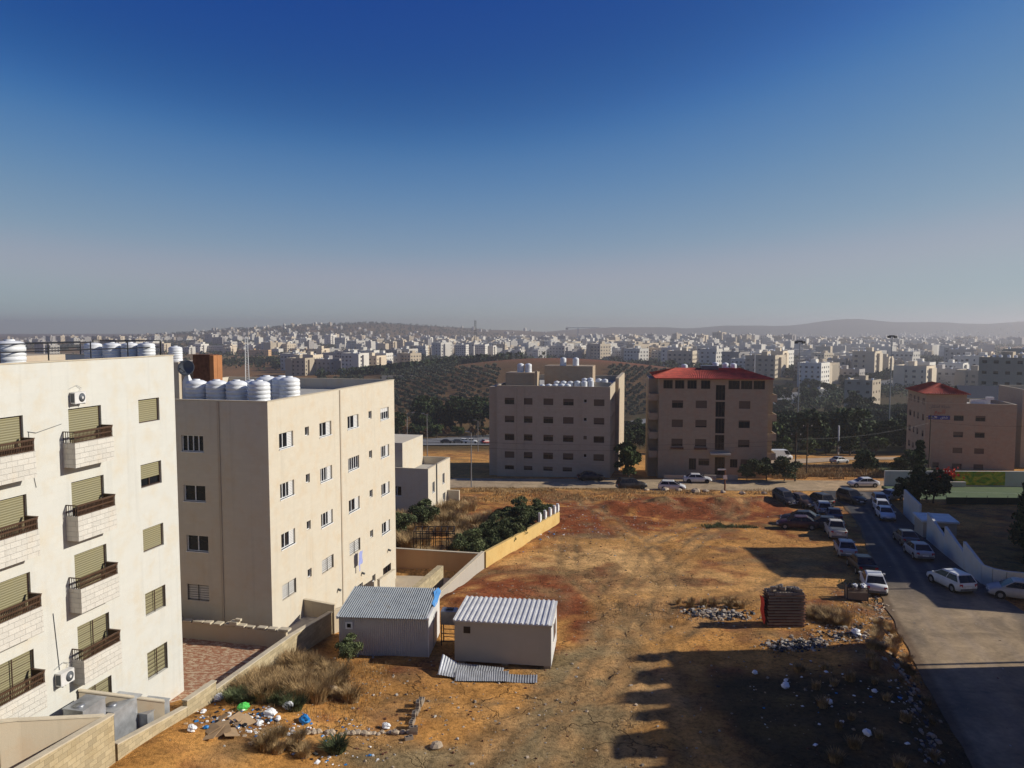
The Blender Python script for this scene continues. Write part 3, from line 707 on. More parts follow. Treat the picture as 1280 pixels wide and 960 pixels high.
# dish on a tapered plinth
d=empty('satellite_dish',X2@Vector((-6.35,1.3,14.7)),YAW,'dark grey satellite dish on a white tapered pillar','satellite dish')
m=MB(); m.grid([[(-.27,-.2,0),(.27,-.2,0),(.27,.2,0),(-.27,.2,0)],[(-.24,-.18,1.9),(.24,-.18,1.9),(.24,.18,1.9),(-.24,.18,1.9)],[(-.06,-.05,2.45),(.06,-.05,2.45),(.06,.05,2.45),(-.06,.05,2.45)]],0,False,True); m.build('pillar',['frame_white'],d)
m=MB(); m.lathe([(.01,0),(.2,.02),(.38,.08),(.5,.16),(.51,.17),(.5,.18),(.36,.10),(.01,.03)],seg=24,caps=False); o=m.build('reflector',['grey_plastic'],d,(0,-.05,2.75)); o.rotation_euler=(R(75),0,R(20))
m=MB(); m.tube((0,-.1,2.45),(-.1,-.55,2.75),.02,seg=6); m.box((-.14,-.62,2.7),(-.06,-.52,2.8)); m.build('feed_arm',['dark_metal'],d)
m=MB()
for x in (-5.7,-4.3,-2.95,-1.4): m.tube((x+.4,2.2,15.3),(x+.7,2.6,15.0),.03,seg=5)
m.tube((-6,2.75,14.85),(-.6,2.75,14.85),.04,seg=6); m.tube((-3,5.9,14.85),(-3,2.75,14.85),.04,seg=6); m.build('tank_pipe',['grey_plastic'],b2)
# laundry at window
m=MB(); rows=[[(.35+.03*math.sin(j*1.7+i),11.9+j*.14+.02*math.sin(i*2),2.9-i*.2-.05*math.sin(j*2.1)) for j in range(6)] for i in range(6)]; m.grid(rows)
m.grid([[(.3,12.1+j*.08,1.9-i*.18) for j in range(3)] for i in range(4)])
tag(m.build('laundry',['laundry'],None,B2,YAW),'blue and white washing hanging under a barred window of the cream block','laundry')
g=MB()
for y,z in ((9.0,1.0),(13.2,.9),(12.6,.05),(18.6,1.2)): g.tube((.0,y,z),(.25,y-.05,z-.05),.09,seg=8)
g.build('vent_pipe',['grey_plastic'],b2)

# ===== block 3, centre
def yawpt(o,rz,x,y): p=xf(o,rz)@Vector((x,y,0)); return p
B3=(16.3,127,0); Y3=-R(11.5)
b3=empty('apartment_building',B3,Y3,'beige apartment block in the middle distance crowded with white roof tanks','building')
fo=[];fw=[]
for i,t in enumerate([8.13,5.03,1.95,-1.1]):
    for s,w_,k in ((1.65,1.65,'brown'),(4.85,1.6,'brown'),(8.1,1.65,'brown'),(11.45,1.75,'brown'),(14.9,.55,'small'),(16.6,1.75,'brown')):
        h=1.1 if w_>1 else .6; s-=.25 if s<5 else 0
        fo.append((s,t-h,s+w_,t)); fw.append((s,t-h,w_,h,k if (i*5+int(s))%4 else 'brownfull'))
for s in (1.4,4.6,8.1,11.4): fo.append((s,-4.2,s+1.6,-3.5)); fw.append((s,-4.2,1.6,.7,'brown'))
ro=[];rw=[]
for i,t in enumerate([8.1,5.0,1.9,-1.2]):
    for s in (2.,5.,8.2,12,16.,20,24.,28): ro.append((s,t-1.1,s+1.5,t)); rw.append((s,t-1.1,1.5,1.1,'brown'))
shell(b3,19.3,31,-7.5,10.2,{'front':fo,'right':ro},'grey_stone',parh=1.)
for s,z,w_,h,k in fw: add_window(b3,(-19.3,0),(1,0),s,z,w_,h,k,simple=True)
for s,z,w_,h,k in rw: add_window(b3,(0,0),(0,1),s,z,w_,h,k,simple=True)
g=MB()
for i in range(4): z=6.45-3.1*i; g.box((-14.4,-.04,z),(-.8,-.004,z+.12))
g.build('string_course',['beige_stone'],b3)
g=MB(); g.box((-14.9,-.10,-5),(-14.55,-.004,10.1)); g.box((-17.0+.9,-.10,-5),(-17.0+1.15,-.004,10.1)); g.box((-5.05,-.08,-5),(-4.85,-.004,10.1)); g.build('pilaster',['grey_stone'],b3)
g=MB(); g.box((-20.9,1.2,-6),(-19.302,9,9.9)); g.build('side_bay',['grey_stone'],b3)
g=MB(); g.box((.002,12.5,-8),(.62,30.9,10.9)); g.build('stepped_side_wall',['grey_stone'],b3)
g=MB(); g.box((-18.5,3.5,9.2),(-13.3,8.5,12.2)); g.box((-13.1,2.4,9.2),(-12.7,3,12.6)); g.box((-12.5,9,9.2),(-3.8,14,13.2)); g.build('roof_room',['pink_stone'],b3)
g=MB(); g.box((-6.5,5.6,9.2),(-.3,5.9,10.6)); g.box((-10,1.8,9.2),(-.3,2,9.6)); g.build('roof_partition',['beige_stone'],b3)
X3=xf(B3,Y3)
for i,(x,y,z) in enumerate([(-11.6,1.4,9.2),(-10.5,1.4,9.2),(-9.4,1.4,9.2),(-8.3,1.4,9.2),(-7.3,1.5,9.2),(-9.6,4.4,9.6),(-8.4,4.4,9.6),(-7.2,4.4,9.6),(-6.,4.4,9.6),(-4.8,4.4,9.6),(-3.7,5.0,9.8),(-2.5,6.4,9.9),(-1.4,6.4,9.9),(-5.1,7.6,9.9),(-4.1,7.8,9.9)]):
    tank(x,y,z,'small white tank standing among the rows on the middle beige block roof','tanks on the middle beige block roof',TANK_S,random.uniform(.92,1.05),X3)
for x,l in ((-16.2,'left'),(-14.8,'right')): tank(x,5.5,12.2,f'white tank on the roof room of the middle beige block, {l} one of the pair',None,s=.9,parent_xf=X3)
for x,l in ((-9.3,'left'),(-7.,'right')): tank(x,10.5,13.2,f'white tank high on the stair room of the middle beige block, {l} of two',None,s=.85,parent_xf=X3)

# ===== block 4 with red tiled roof
B4=(24.4,127,0); Y4=-R(7)
b4=empty('apartment_building',B4,Y4,'pinkish stone apartment block under a red tiled roof with a glazed stair strip','building')
fo=[];fw=[]
W4=17.6
for i,t in enumerate([8.05,4.85,1.65]):
    for s in (2.15,6.0,12.95): fo.append((s,t-1.25,s+1.8,t)); fw.append((s,t-1.25,1.8,1.25,'brown' if (i+int(s))%3 else 'brownfull'))
for k in range(4): fo.append((9.2,-.1+k*2.75,10.7,2.4+k*2.75)); fw.append((9.2,-.1+k*2.75,1.5,2.5,'door'))
for s,w_,zb,zt in ((5.05,1.15,-3.5,-1.6),(6.6,1.75,-2.75,-1.6),(9.25,1.6,-4.3,-1.3),(11.7,1.2,-3.,-1.6),(13.4,1.75,-2.7,-1.6)): fo.append((s,zb,s+w_,zt)); fw.append((s,zb,w_,zt-zb,'brown' if w_>1.3 and zb>-3 else 'door'))
for s in (.7,2.6,4.6,6.8): fo.append((s,10.,s+1.5,11.4)); fw.append((s,10.,1.5,1.4,'door'))
for s in (11.2,13.2,15.2): fo.append((s,10.,s+1.8,11.4)); fw.append((s,10.,1.8,1.4,'door'))
shell(b4,W4,15,-7.5,11.7,{'front':fo,'right':[(1,10,3.5,11.4)]},'pink_stone',corner='SW',coping=False,parh=.02)
add_window(b4,(W4,0),(0,1),1,10,2.5,1.4,'door',simple=True)
for s,z,w_,h,k in fw: add_window(b4,(0,0),(1,0),s,z,w_,h,k,simple=True)
m=MB(); e=.7; zz=11.75; hx=3.4
m.box((-e,-e,zz-.12),(W4+e,15+e,zz)); A_=(-e,-e,zz+.004);B_=(W4+e,-e,zz+.004);C_=(W4+e,15+e,zz+.004);D_=(-e,15+e,zz+.004);E_=(hx,7.5,zz+1.3);F_=(W4-hx,7.5,zz+1.3)
# ribbed tile slopes
def tiled(mb,a,b,c,d,n):
    """slope a-b eave, d-c ridge, with raised tile rolls"""
    a,b,c,d=map(Vector,(a,b,c,d)); nrm=(b-a).cross(d-a).normalized()
    rows=[[],[]]
    for i in range(n*4+1):
        f=i/(n*4); h=.07*max(0,math.sin(i*math.pi/2))
        rows[0].append(a+(b-a)*f+nrm*h); rows[1].append(d+(c-d)*f+nrm*h)
    mb.grid(rows,0,False)
tiled(m,A_,B_,F_,E_,56); tiled(m,B_,C_,F_,F_,40); tiled(m,C_,D_,E_,F_,56); tiled(m,D_,A_,E_,E_,40)
m.build('tiled_roof',['red_tile'],b4)
for xx in (0.,W4-.0):   # corner bays with balconies, seen at both ends
    sg=-1 if xx==0 else 1
    for k in range(4):
        z=-1.7+3.2*k; mb=MB(); x0,x1=(xx-1.5,xx-.003) if sg<0 else (xx+.003,xx+1.5)
        mb.box((x0,.6,z),(x1,4.,z+.2)); mb.box((x0,.6,z+.2),(x1,.75,z+1.15)); mb.box(((x0 if sg<0 else x1-.15),.75,z+.2),((x0+.15 if sg<0 else x1),4.,z+1.15)); mb.build('balcony',['pink_stone'],b4)
    mb=MB(); x0,x1=(xx-1.5,xx-.003) if sg<0 else (xx+.003,xx+1.5); mb.box((x0,3.9,-7),(x1,12,11.4)); mb.build('side_bay',['pink_stone'],b4)
mb=MB(); mb.box((8.4,-1.4,-.75),(11.6,-.004,-.5)); mb.build('entrance_canopy',['cream_stone'],b4)
mb=MB()
for s in (2.15,6.0): mb.box((s-.15,-.35,-.05),(s+1.95,-.02,.25))
mb.build('window_box',['rust'],b4)
X4=xf(B4,Y4)
for x,y,z,l in ((4.9,8.5,12.2,'white tank poking above the left of the red roof'),(10.5,10.5,12.5,'white tank just right of the middle of the red roof'),(12.2,10.5,12.4,'white tank lying second from right above the red roof'),(13.6,10.6,12.3,'rightmost white tank above the red roof')):
    tank(x,y,z,l,None,s=.85,parent_xf=X4)
mb=MB(); mb.box((7.6,6,12.3),(10.4,9.4,13.5)); mb.build('roof_hatch_room',['grey_plastic'],b4)
# garden wall in front
mb=MB(); mb.box((.8,-2.4,-7),(6.2,-2.15,-4.0)); mb.box((7.3,-2.4,-7),(9.2,-2.15,-3.9)); mb.box((11.,-2.4,-7),(12.6,-2.15,-3.8))
tag(mb.build('garden_wall',['beige_stone'],None,B4,Y4),'low beige wall with gate gaps in front of the red roofed block','wall')

# ===== block 5, right, with small red hip roof and painted signs
B5=(78,144,0); Y5=-R(13)
b5=empty('apartment_building',B5,Y5,'grey pink apartment block at right with a small red hip roof and rooftop signs','building')
fo=[];fw=[]
for t in (3.7,.62,-2.4,-5.4):
    for s in (4.85,8.5): fo.append((s,t-1.02,s+1.65,t)); fw.append((s,t-1.02,1.65,1.02,'brownfull' if t<0 else 'brown'))
fo.append((1.5,-6.3,2.6,-5.3)); fw.append((1.5,-6.3,1.1,1.,'brown'))
lo=[];lw=[]
for i,t in enumerate((6.7,3.6,.5,-2.6,-5.6)):
    for s,w_ in ((1.3,1.6),(4.4,.9),(7.,1.),(10.3,1.2)): lo.append((s,t-1.2,s+w_,t)); lw.append((s,t-1.2,w_,1.2,'brown'))
shell(b5,15.3,12.5,-9.5,5.9,{'front':fo,'left':[o for o in lo if o[3]<5.5]},'pink_stone',corner='SW')
for s,z,w_,h,k in fw: add_window(b5,(0,0),(1,0),s,z,w_,h,k,simple=True)
for s,z,w_,h,k in lw: 
    add_window(b5,(0,12.5),(0,-1),s,z,w_,h,k,simple=True,depth=.14 if z<4 else .0)
mb=MB(); mb.box((.002,.002,5.96),(6.9,12.4,7.6)); mb.build('top_storey',['pink_stone'],b5)
m=MB(); e=.5; zz=7.62; m.box((-e,-e,zz),(7.4,12.9,zz+.1)); A_=(-e,-e,zz+.104);B_=(7.4,-e,zz+.104);C_=(7.4,12.9,zz+.104);D_=(-e,12.9,zz+.104);E_=(3.4,3.2,zz+1.75);F_=(3.4,9.2,zz+1.75)
tiled(m,A_,B_,E_,E_,26); tiled(m,B_,C_,F_,E_,40); tiled(m,C_,D_,F_,F_,26); tiled(m,D_,A_,E_,F_,40); m.build('tiled_roof',['red_tile'],b5)
m=MB()
for i in range(20): m.box((-.5+i*.395,-.52,zz+.1),(-.5+i*.395+.2,-.45,zz+.16))
m.build('ridge_trim',['coping'],b5)
m=MB(); m.box((7.6,.4,5.2),(11,.8,6.7)); m.box((10.4,.4,6.7),(11.6,1.2,7.2)); m.build('roof_kiosk',['frame_white'],b5)
def text_mesh(txt,size,ext=.01):
    c=bpy.data.curves.new('txt','FONT'); c.body=txt; c.size=size; c.extrude=ext; c.align_x='CENTER'
    o=bpy.data.objects.new('tmp',c); col.objects.link(o); dg=bpy.context.evaluated_depsgraph_get(); me=bpy.data.meshes.new_from_object(o.evaluated_get(dg)); bpy.data.objects.remove(o); return me
def wall_text(root,txt,size,mat,loc,rz,name='lettering'):
    me=text_mesh(txt,size); me.materials.clear(); me.materials.append(M[mat]); o=put(name,me,root,loc); o.rotation_euler=(math.pi/2,0,rz); return o
sg=empty('wall_sign',xf(B5,Y5)@Vector((2.3,-.06,3.2)),Y5,'blue sign board with white lettering under faded red and grey lettering on the block','sign')
m=MB(); m.box((-1.85,-.05,-.35),(1.85,0,.38)); m.build('board',['sign_blue'],sg)
wall_text(sg,'\uFECA\uFEF4\uFE92\uFEE0\uFEDF   \uFED6\uFED8\uFEB7',.62,'frame_white',(0,-.07,-.1),0)
wall_text(sg,'\uFECA\uFEF4\uFE92\uFEE0\uFEDF',1.05,'sign_red',(.1,-.03,.8),0)
wall_text(sg,'\uFEE5\uFE8E\uFEDC\uFEB3\uFE8D \uFE94\uFEDB\uFEAE\uFEB7',.75,'sign_grey',(0,-.03,1.85),0)

# block 6 at the right edge, metal hall, tall dark block behind
b6=empty('apartment_building',(98.2,147,0),-R(13),'pale block cut by the right edge with small dark windows','building')
fo=[];fw=[]
for i,t in enumerate((5.5,2.5,-.5,-3.5)):
    for s in (1.2,3.4,6.5): fo.append((s,t-1.3,s+.9,t)); fw.append((s,t-1.3,.9,1.3,'brown'))
shell(b6,12,12,-10,8.2,{'front':fo},'grey_stone',corner='SW')
for s,z,w_,h,k in fw: add_window(b6,(0,0),(1,0),s,z,w_,h,k,simple=True)
hall=empty('metal_hall',(120,205,-10),-R(20),'dark blue grey metal roofed hall behind the right hand blocks','hall')
m=MB(); m.box((2,0,-5),(50,22,9.8)); m.build('wall',['grey_stone'],hall)
m=MB(); m.grid([[(1,-1,9.7),(51,-1,9.7)],[(1,11,14.),(51,11,14.)],[(1,23,9.7),(51,23,9.7)]],0,False); m.build('roof',['asphalt_roof'],hall)
def mid_block(x,y,rz,W,D,z0,z1,nf,nsf,nsr,mat,label,tanks=3,kind='brown',lit=None,balc=False):
    b=empty('apartment_building',(x,y,0),rz,label,'building')
    fo=[];fw=[];ro=[];rw=[]; H=(z1-z0)/nf
    for i in range(nf):
        t=z1-1.3-i*H
        for j in range(nsf): s=W*(j+.5)/nsf-.9; fo.append((s,t-1.3,s+1.8,t)); fw.append((s,t-1.3,1.8,1.3,kind))
        for j in range(nsr): s=D*(j+.5)/nsr-.9; ro.append((s,t-1.3,s+1.8,t)); rw.append((s,t-1.3,1.8,1.3,kind))
    shell(b,W,D,z0-3,z1,{'front':fo,'right':ro},mat)
    for s,z,w_,h,k in fw: add_window(b,(-W,0),(1,0),s,z,w_,h,k,simple=True)
    for s,z,w_,h,k in rw: add_window(b,(0,0),(0,1),s,z,w_,h,k,simple=True)
    if balc:
        for i in range(nf-1):
            for j in (1,): 
                mb=MB(); z=z1-3.7-i*H; y0=D*.3; mb.box((.003,y0,z),(1.6,y0+D*.35,z+.2)); mb.box((1.45,y0,z+.2),(1.6,y0+D*.35,z+1.2)); mb.build('balcony',[mat],b)
    mb=MB(); mb.box((-W*.6,D*.35,z1-.9),(-W*.35,D*.65,z1+2.2)); mb.build('stair_tower',[mat],b)
    T=xf((x,y,0),rz)
    for k in range(tanks): tank(-W*.9+W*.8*k/max(1,tanks-1),D*.2+(k%2)*2,z1-.6,'white tank on a block roof near the right edge','tanks on the right edge blocks',TANK_S,1.2,T)
    return b
mid_block(213,318,-R(42),17,22,-24,7.6,7,4,5,'grey_stone','tall blue shaded block with bright balcony side near the right edge',6,balc=True)
mid_block(243,345,-R(42),14,22,-22,8.,7,3,5,'cream_stone','tall cream block with stacked balconies at the right edge of the valley',5,balc=True)
mid_block(290,410,-R(42),24,20,-24,8.5,7,4,4,'cream_stone','pale stacked block farthest right beyond the balcony blocks',4,balc=True)
mid_block(200,425,-R(42),15,15,-28,-9,4,3,3,'grey_stone','low shaded block just left of the tall balcony block',2)

# ===== small cream house beyond block 2
SB=(-10,90.5,0)
sb=empty('small_house',SB,YAW,'small cream house with a walled terrace roof beside the overgrown yard','house')
ro=[(1.5,.0,2.4,1.3),(5.4,.35,6.3,1.65),(5.5,-1.9,6.6,-.9)]; fo=[(4.4,-.2,5.6,1.)]
shell(sb,9,8.6,-4,3.2,{'right':ro,'front':fo},'cream_stone',parh=.9)
for s,z,s1,z1 in ro: add_window(sb,(0,0),(0,1),s,z,s1-s,z1-z,'slide2')
add_window(sb,(-9,0),(1,0),4.4,-.2,1.2,1.2,'slide2')
mb=MB(); mb.box((-8.9,1,2.3),(-3.6,8.3,6.1)); mb.build('upper_storey',['cream_stone'],sb)
mb=MB(); mb.tube((.08,3.0,-3),(.08,3.0,3.4),.07,seg=8); mb.build('drain_pipe',['grey_plastic'],sb)
mb=MB(); mb.box((.0,7.3,-3.6),(1.6,7.6,-.8)); mb.build('porch_wall',['cream_stone'],sb)

# ===== the buildings beside and behind the camera (outside the frame) that shade the lot
own=empty('apartment_building',(38,47.6,0),-R(18),'stone apartment block standing right of the lane, outside the view','building')
shell(own,17,36,-3,14.4,{'left':[]},'cream_stone',corner='SW',parh=.3)
own.location=(38,47.6,0)
for ch in own.children: ch.location.y=-36
mb=MB(); 
for a,b,h in ((0,1.5,1.2),(2.6,5.0,1.0),(5.7,7.6,1.3),(8.2,9.6,.9),(10.6,13.4,1.2),(14.2,20.5,1.)):
    for x in (.02,.28): mb.face([(x,-b,14.46),(x,-a,14.46),(x,-a-.02,14.46+h*.2),(x,-a-.5,14.46+h),(x,-b+.02,14.46+h)])
mb.build('shadow_notch_panel',['cream_stone'],own)  # unseen roof-edge panels, added and shaped to cast a notched shadow edge
nb=empty('apartment_building',(56.6,77.5,0),-R(8),'tall stone block beyond the right edge of the view','building')
shell(nb,14,11.5,-5,15.1,{'left':[]},'cream_stone',corner='SW',parh=.5)
for ch in nb.children: ch.location.y=-11.5
nb2=empty('apartment_building',(48,66.5,0),-R(14),'low stone wing beyond the right edge of the view','building')
shell(nb2,7,9,-4,5.6,{'left':[]},'cream_stone',corner='SW',parh=.5)
for ch in nb2.children: ch.location.y=-9
nb4=empty('apartment_building',(77,105,0),-R(5),'lower stone block beyond the pitch, right of the view','building')
shell(nb4,14,11,-5,13.0,{'left':[]},'cream_stone',corner='SW',parh=.5)
for ch in nb4.children: ch.location.y=-11
nb3=empty('apartment_building',(73,95.5,0),-R(5),'stone block beyond the pitch, right of the view','building')
shell(nb3,14,16,-5,17.6,{'left':[]},'cream_stone',corner='SW',parh=.5)
for ch in nb3.children: ch.location.y=-16
home=empty('apartment_building',(0,0,0),0,'stone block under the camera, outside the view','building')
shell(home,24,14,-2,17.9,{},'cream_stone',corner='SW',parh=.4)
for ch in home.children: ch.location=(-14,-15,0)
# ---------------- walls and patios
def L1(x,y,z=0): return xf(B1,YAW)@Vector((x,y,z))
def wall(name,pts,thick,mat,label,cat='wall',cap=None,group=None,cap_h=.06,bottoms=None):
    """wall along world points (x,y,ztop); bottoms = list of base z (or None: 1 m under the land)"""
    t=empty(name,(pts[0][0],pts[0][1],0),0,label,cat,group); o=Vector((pts[0][0],pts[0][1],0))
    m=MB(); c=MB()
    for i,(a,b) in enumerate(zip(pts[:-1],pts[1:])):
        a=Vector(a)-o; b=Vector(b)-o; d=Vector((b.x-a.x,b.y-a.y,0)).normalized(); n=Vector((-d.y,d.x,0))*thick/2
        za=(hz(a.x+o.x,a.y+o.y)-1.2) if bottoms is None else bottoms[i]; zb=(hz(b.x+o.x,b.y+o.y)-1.2) if bottoms is None else bottoms[i]
        def quad(mb,n,z0a,z1a,z0b,z1b,ex=0):
            A=a-d*ex; B=b+d*ex
            P=[A-n,B-n,B+n,A+n]; lo=[Vector((p.x,p.y,z0a if k in(0,3) else z0b)) for k,p in enumerate(P)]; hi=[Vector((p.x,p.y,z1a if k in(0,3) else z1b)) for k,p in enumerate(P)]
            mb.face([lo[0],lo[1],hi[1],hi[0]]); mb.face([lo[2],lo[3],hi[3],hi[2]]); mb.face([lo[1],lo[2],hi[2],hi[1]]); mb.face([lo[3],lo[0],hi[0],hi[3]]); mb.face(hi); mb.face(lo[::-1])
        quad(m,n,za,a.z,zb,b.z)
        if cap: quad(c,n*1.25,a.z+.003,a.z+cap_h,b.z+.003,b.z+cap_h,.02)
    m.build('masonry',[mat],t)
    if cap: c.build('coping',[cap],t)
    return t
wall('block_wall',[L1(2.6,-16,4.6),L1(2.6,-8.1,4.13)],.24,'block_wall','tall block wall with pale coping in the lower left corner of the picture',cap='coping')
wall('block_wall',[L1(2.62,-7.98,2.8),L1(2.62,-3.5,2.16)],.24,'block_wall','low weathered block wall falling away beside the three metal tanks',cap='coping')
wall('block_wall',[L1(2.62,-3.48,2.45),L1(2.62,-1.2,2.36)],.24,'block_wall','short raised length of block wall above the tiled patio corner',cap='coping')
wall('block_wall',[L1(2.62,-1.18,1.95),L1(2.65,6.3,1.72),L1(2.75,11.3,1.3)],.24,'block_wall','long low block wall from the tiled patio to behind the shaded cabin',cap='coping')
wall('patio_wall',[L1(2.45,-8.3,4.15),L1(1.0,-11.0,5.2),L1(.72,-11.6,5.4)],.22,'plain_render','plain rendered wall across the lower left patio under the balconies',cap='coping')
wall('patio_wall',[L1(.03,-7.0,4.36),L1(2.46,-4.7,3.0)],.2,'plain_render','thin rendered wall slanting down behind the metal tank boxes',cap='coping')
w_=wall('patio_wall',[L1(-7,6.15,2.05),L1(2.5,6.15,2.0)],.2,'plain_render','rendered patio wall with uneven cap stones at the foot of the cream block',cap=None)
m=MB(); rr=random.Random(3)
for i in range(13):
    x=-6.6+i*.72; m.box((x,5.98+rr.uniform(-.08,.05),2.06),(x+rr.uniform(.45,.66),6.33+rr.uniform(-.05,.1),2.13+rr.uniform(0,.06)))
m.box((-1.2,5.95,2.14),(-.7,6.35,2.36)); m.box((-.9,6.1,2.37),(-.55,6.3,2.5))
o=m.build('cap_stones',['coping'],w_); o.matrix_parent_inverse=w_.matrix_world.inverted(); bpy.context.view_layer.update(); o.matrix_parent_inverse=w_.matrix_world.inverted(); o.location=B1; o.rotation_euler=(0,0,YAW)
def slab(name,corners,z,mat,label,th=.6):
    m=MB(); P=[L1(x,y,z) for x,y in corners]; m.face(P); 
    for a,b in zip(P,P[1:]+P[:1]): m.face([a-Vector((0,0,th)),b-Vector((0,0,th)),b,a])
    o=m.build(name,[mat]); return tag(o,label,kind='structure')
slab('tiled_patio',[(-14,.01),(.0,.01),(.01,-4.5),(2.5,-3.4),(2.5,6.05),(-14,6.05)],1.02,'patio_tile','rust and cream tiled patio between the two near apartment blocks',1.2)
slab('tiled_patio',[(.02,-17),(2.48,-17),(2.48,-8.2),(.02,-11.5)],3.35,'patio_tile','tiled patio in the lower left corner',1.2)
slab('tank_pit_floor',[(.02,-11.4),(2.48,-8.1),(2.48,-3.45),(.02,-4.6)],1.6,'concrete','concrete floor under the metal tanks',1.)
slab('concrete_yard',[(.85,6.26),(2.55,6.26),(2.7,11.3),(.85,11.3)],.9,'concrete','pale concrete yard at the near foot of the cream block',2.2)
slab('concrete_yard',[(.85,11.6),(3.1,11.6),(5.3,19),(6.0,28.8),(-2,28.8),(.85,26)],-1.85,'plain_render','lower concrete yard along the far half of the cream block',2.)
# metal tank boxes in the pit
for i,(x,y,z,a,b,l) in enumerate([(1.0,-7.75,4.25,.95,1.25,'smallest galvanised box tank, nearest the balcony block wall'),(1.15,-6.1,3.5,1.15,1.7,'middle galvanised box tank with two round lids'),(1.65,-4.75,2.75,1.1,1.5,'right hand galvanised box tank beside the low block wall')]):
    p=L1(x,y,1.6); t=empty('box_tank',p,YAW,l,'tank','galvanised tanks in the pit'); h=z-1.6
    m=MB(); m.box((-a/2,-b/2,0),(a/2,b/2,h)); m.build('body',['galvanised'],t)
    m=MB(); m.box((-a/2-.03,-b/2-.03,h+.003),(a/2+.03,b/2+.03,h+.05))
    m.build('top_plate',['galvanised'],t)
    for k in range(2 if i==1 else 1): m=MB(); m.lathe([(.22,0),(.22,.05),(.0,.06)],seg=16); m.build('lid',['grey_metal'],t,(0,-.3+k*.7,h+.052))
wall('yard_wall',[L1(.9,11.35,2.0),L1(3.0,11.45,1.75)],.2,'plain_render','short rendered cross wall closing the yard beside the cream block',cap='coping')
wall('yard_wall',[L1(2.9,11.4,1.4),L1(4.2,16,.9)],.2,'plain_render','cream wall hidden mostly behind the corrugated cabin',cap='coping')
wall('block_wall',[(-8.0,53.2,.75),(-5.95,62.6,.3)],.5,'block_wall','rough block wall between two narrow concrete yards beyond the cabins')
wall('yard_wall',[(-10.3,58.0,.6),(-9.6,61.2,.4)],.2,'cream_stone','short sunlit cream wall at the far foot of the cream block',cap='coping')
wall('orange_wall',[(-11.5,67.6,.35),(-2.7,66.6,.1)],.22,'orange_render','orange brown rendered wall shading two small yards',cap='coping')
wall('grey_wall',[(-6.6,52.5,.2),(-5.2,57.9,.1),(-2.6,67.2,.1)],.25,'concrete','grey patched wall half buried by red soil',cap='coping')
wall('yellow_wall',[(-2.45,67.4,.05),(1.4,77.5,-.65),(5.4,88.0,-1.3)],.28,'yellow_render','long yellow rendered wall holding the overgrown garden')
for i,(f) in enumerate((.70,.78,.86,.93,.985)):
    x=1.4+(5.4-1.4)*(f-.5)*2; y=77.5+(88-77.5)*(f-.5)*2; z=-.65-.65*(f-.5)*2
    m=MB(); m.box((-.12,-.12,-.02),(.12,.12,1.0)); m.box((-.09,.12,.1),(.09,.5,.75)); tag(m.build('wall_post',['frame_white'],None,(x-.02,y,z),-.36),'white post standing on the far end of the yellow wall','post','white posts on the yellow wall')


# ---------------- site cabins
def corr(mb,p,u,v,nu,amp,dirn,mi=0,per=4):
    """corrugated sheet from p, along u (with nu waves) and v"""
    p,u,v,d=map(Vector,(p,u,v,dirn)); n=nu*per; rows=[[],[]]
    for i in range(n+1):
        f=i/n; h=amp*math.sin(2*math.pi*i/per)
        rows[0].append(p+u*f+d*h); rows[1].append(p+u*f+v+d*h)
    mb.grid(rows,mi,False)
CY=-R(3)
c1=empty('site_cabin',(-10.5,45.4,.0),-R(4),'shaded corrugated metal cabin with a rusty grey roof and a blue trimmed end','cabin')
W_,D_,H_=5.45,4.0,2.55
m=MB(); m.box((.03,.03,.1),(W_-.03,D_-.03,H_)); corr(m,(0,-.0,.1),(W_,0,0),(0,0,H_-.1),44,.022,(0,-1,0)); corr(m,(0,D_,.1),(0,-D_,0),(0,0,H_-.1),32,.022,(-1,0,0)); m.build('wall',['corr_wall'],c1)
m=MB(); m.box((W_,-.02,.1),(W_+.05,D_,H_)); m.build('end_panel',['white_sheet'],c1)
m=MB(); corr(m,(-.15,-.22,H_+.06),(W_+.1,0,0),(0,D_+.35,.42),40,.035,(0,0,1)); m.build('roof',['corr_roof'],c1)
m=MB(); m.box((W_-.05,-.2,H_-.02),(W_+.1,D_+.1,H_+.12)); o=m.build('roof_trim',['white_sheet'],c1); 
m=MB(); m.grid([[(W_-.1,1.9,H_+.27),(W_+.13,1.7,H_+.1)],[(W_-.04,2.6,H_+.36),(W_+.15,2.6,H_+.05)],[(W_-.22,3.4,H_+.5),(W_+.14,3.3,H_+.2)],[(W_-.05,4.2,H_+.5),(W_+.15,4.1,H_+.3)]],0,False); m.build('torn_sheeting',['blue_paint'],c1)
m=MB(); m.box((.42,-.07,1.82),(.86,-.025,2.26)); f=m.build('window',['frame_white'],c1); m=MB(); m.box((.52,-.08,1.92),(.76,-.071,2.16)); m.build('pane',['glass'],f)
m=MB(); m.box((W_+.052,1.6,.15),(W_+.08,2.5,2.1)); m.build('door',['corr_wall'],c1)
m=MB(); m.box((-.1,-.2,H_-.06),(.02,D_+.1,H_+.1)); m.build('roof_trim',['white_sheet'],c1)
c2=empty('site_cabin',(-3.4,44.25,.32),-R(8),'beige site cabin with a bright white ribbed roof and a window in its sunlit end','cabin')
W_,D_,H_=5.7,3.9,2.45
m=MB(); m.box((0,0,0),(W_,D_,H_)); m.build('wall',['cabin_beige'],c2)
m=MB(); m.box((W_+.002,.02,0),(W_+.04,D_-.02,H_)); m.build('end_panel',['white_sheet'],c2)
m=MB()
for i in range(19): x=-.08+i*(W_+.16)/19; m.box((x,-.1,H_+.004),(x+.12,D_+.1,H_+.09)); m.box((x+.12,-.1,H_+.004),(x+.31,D_+.1,H_+.035))
m.build('roof',['white_sheet'],c2)
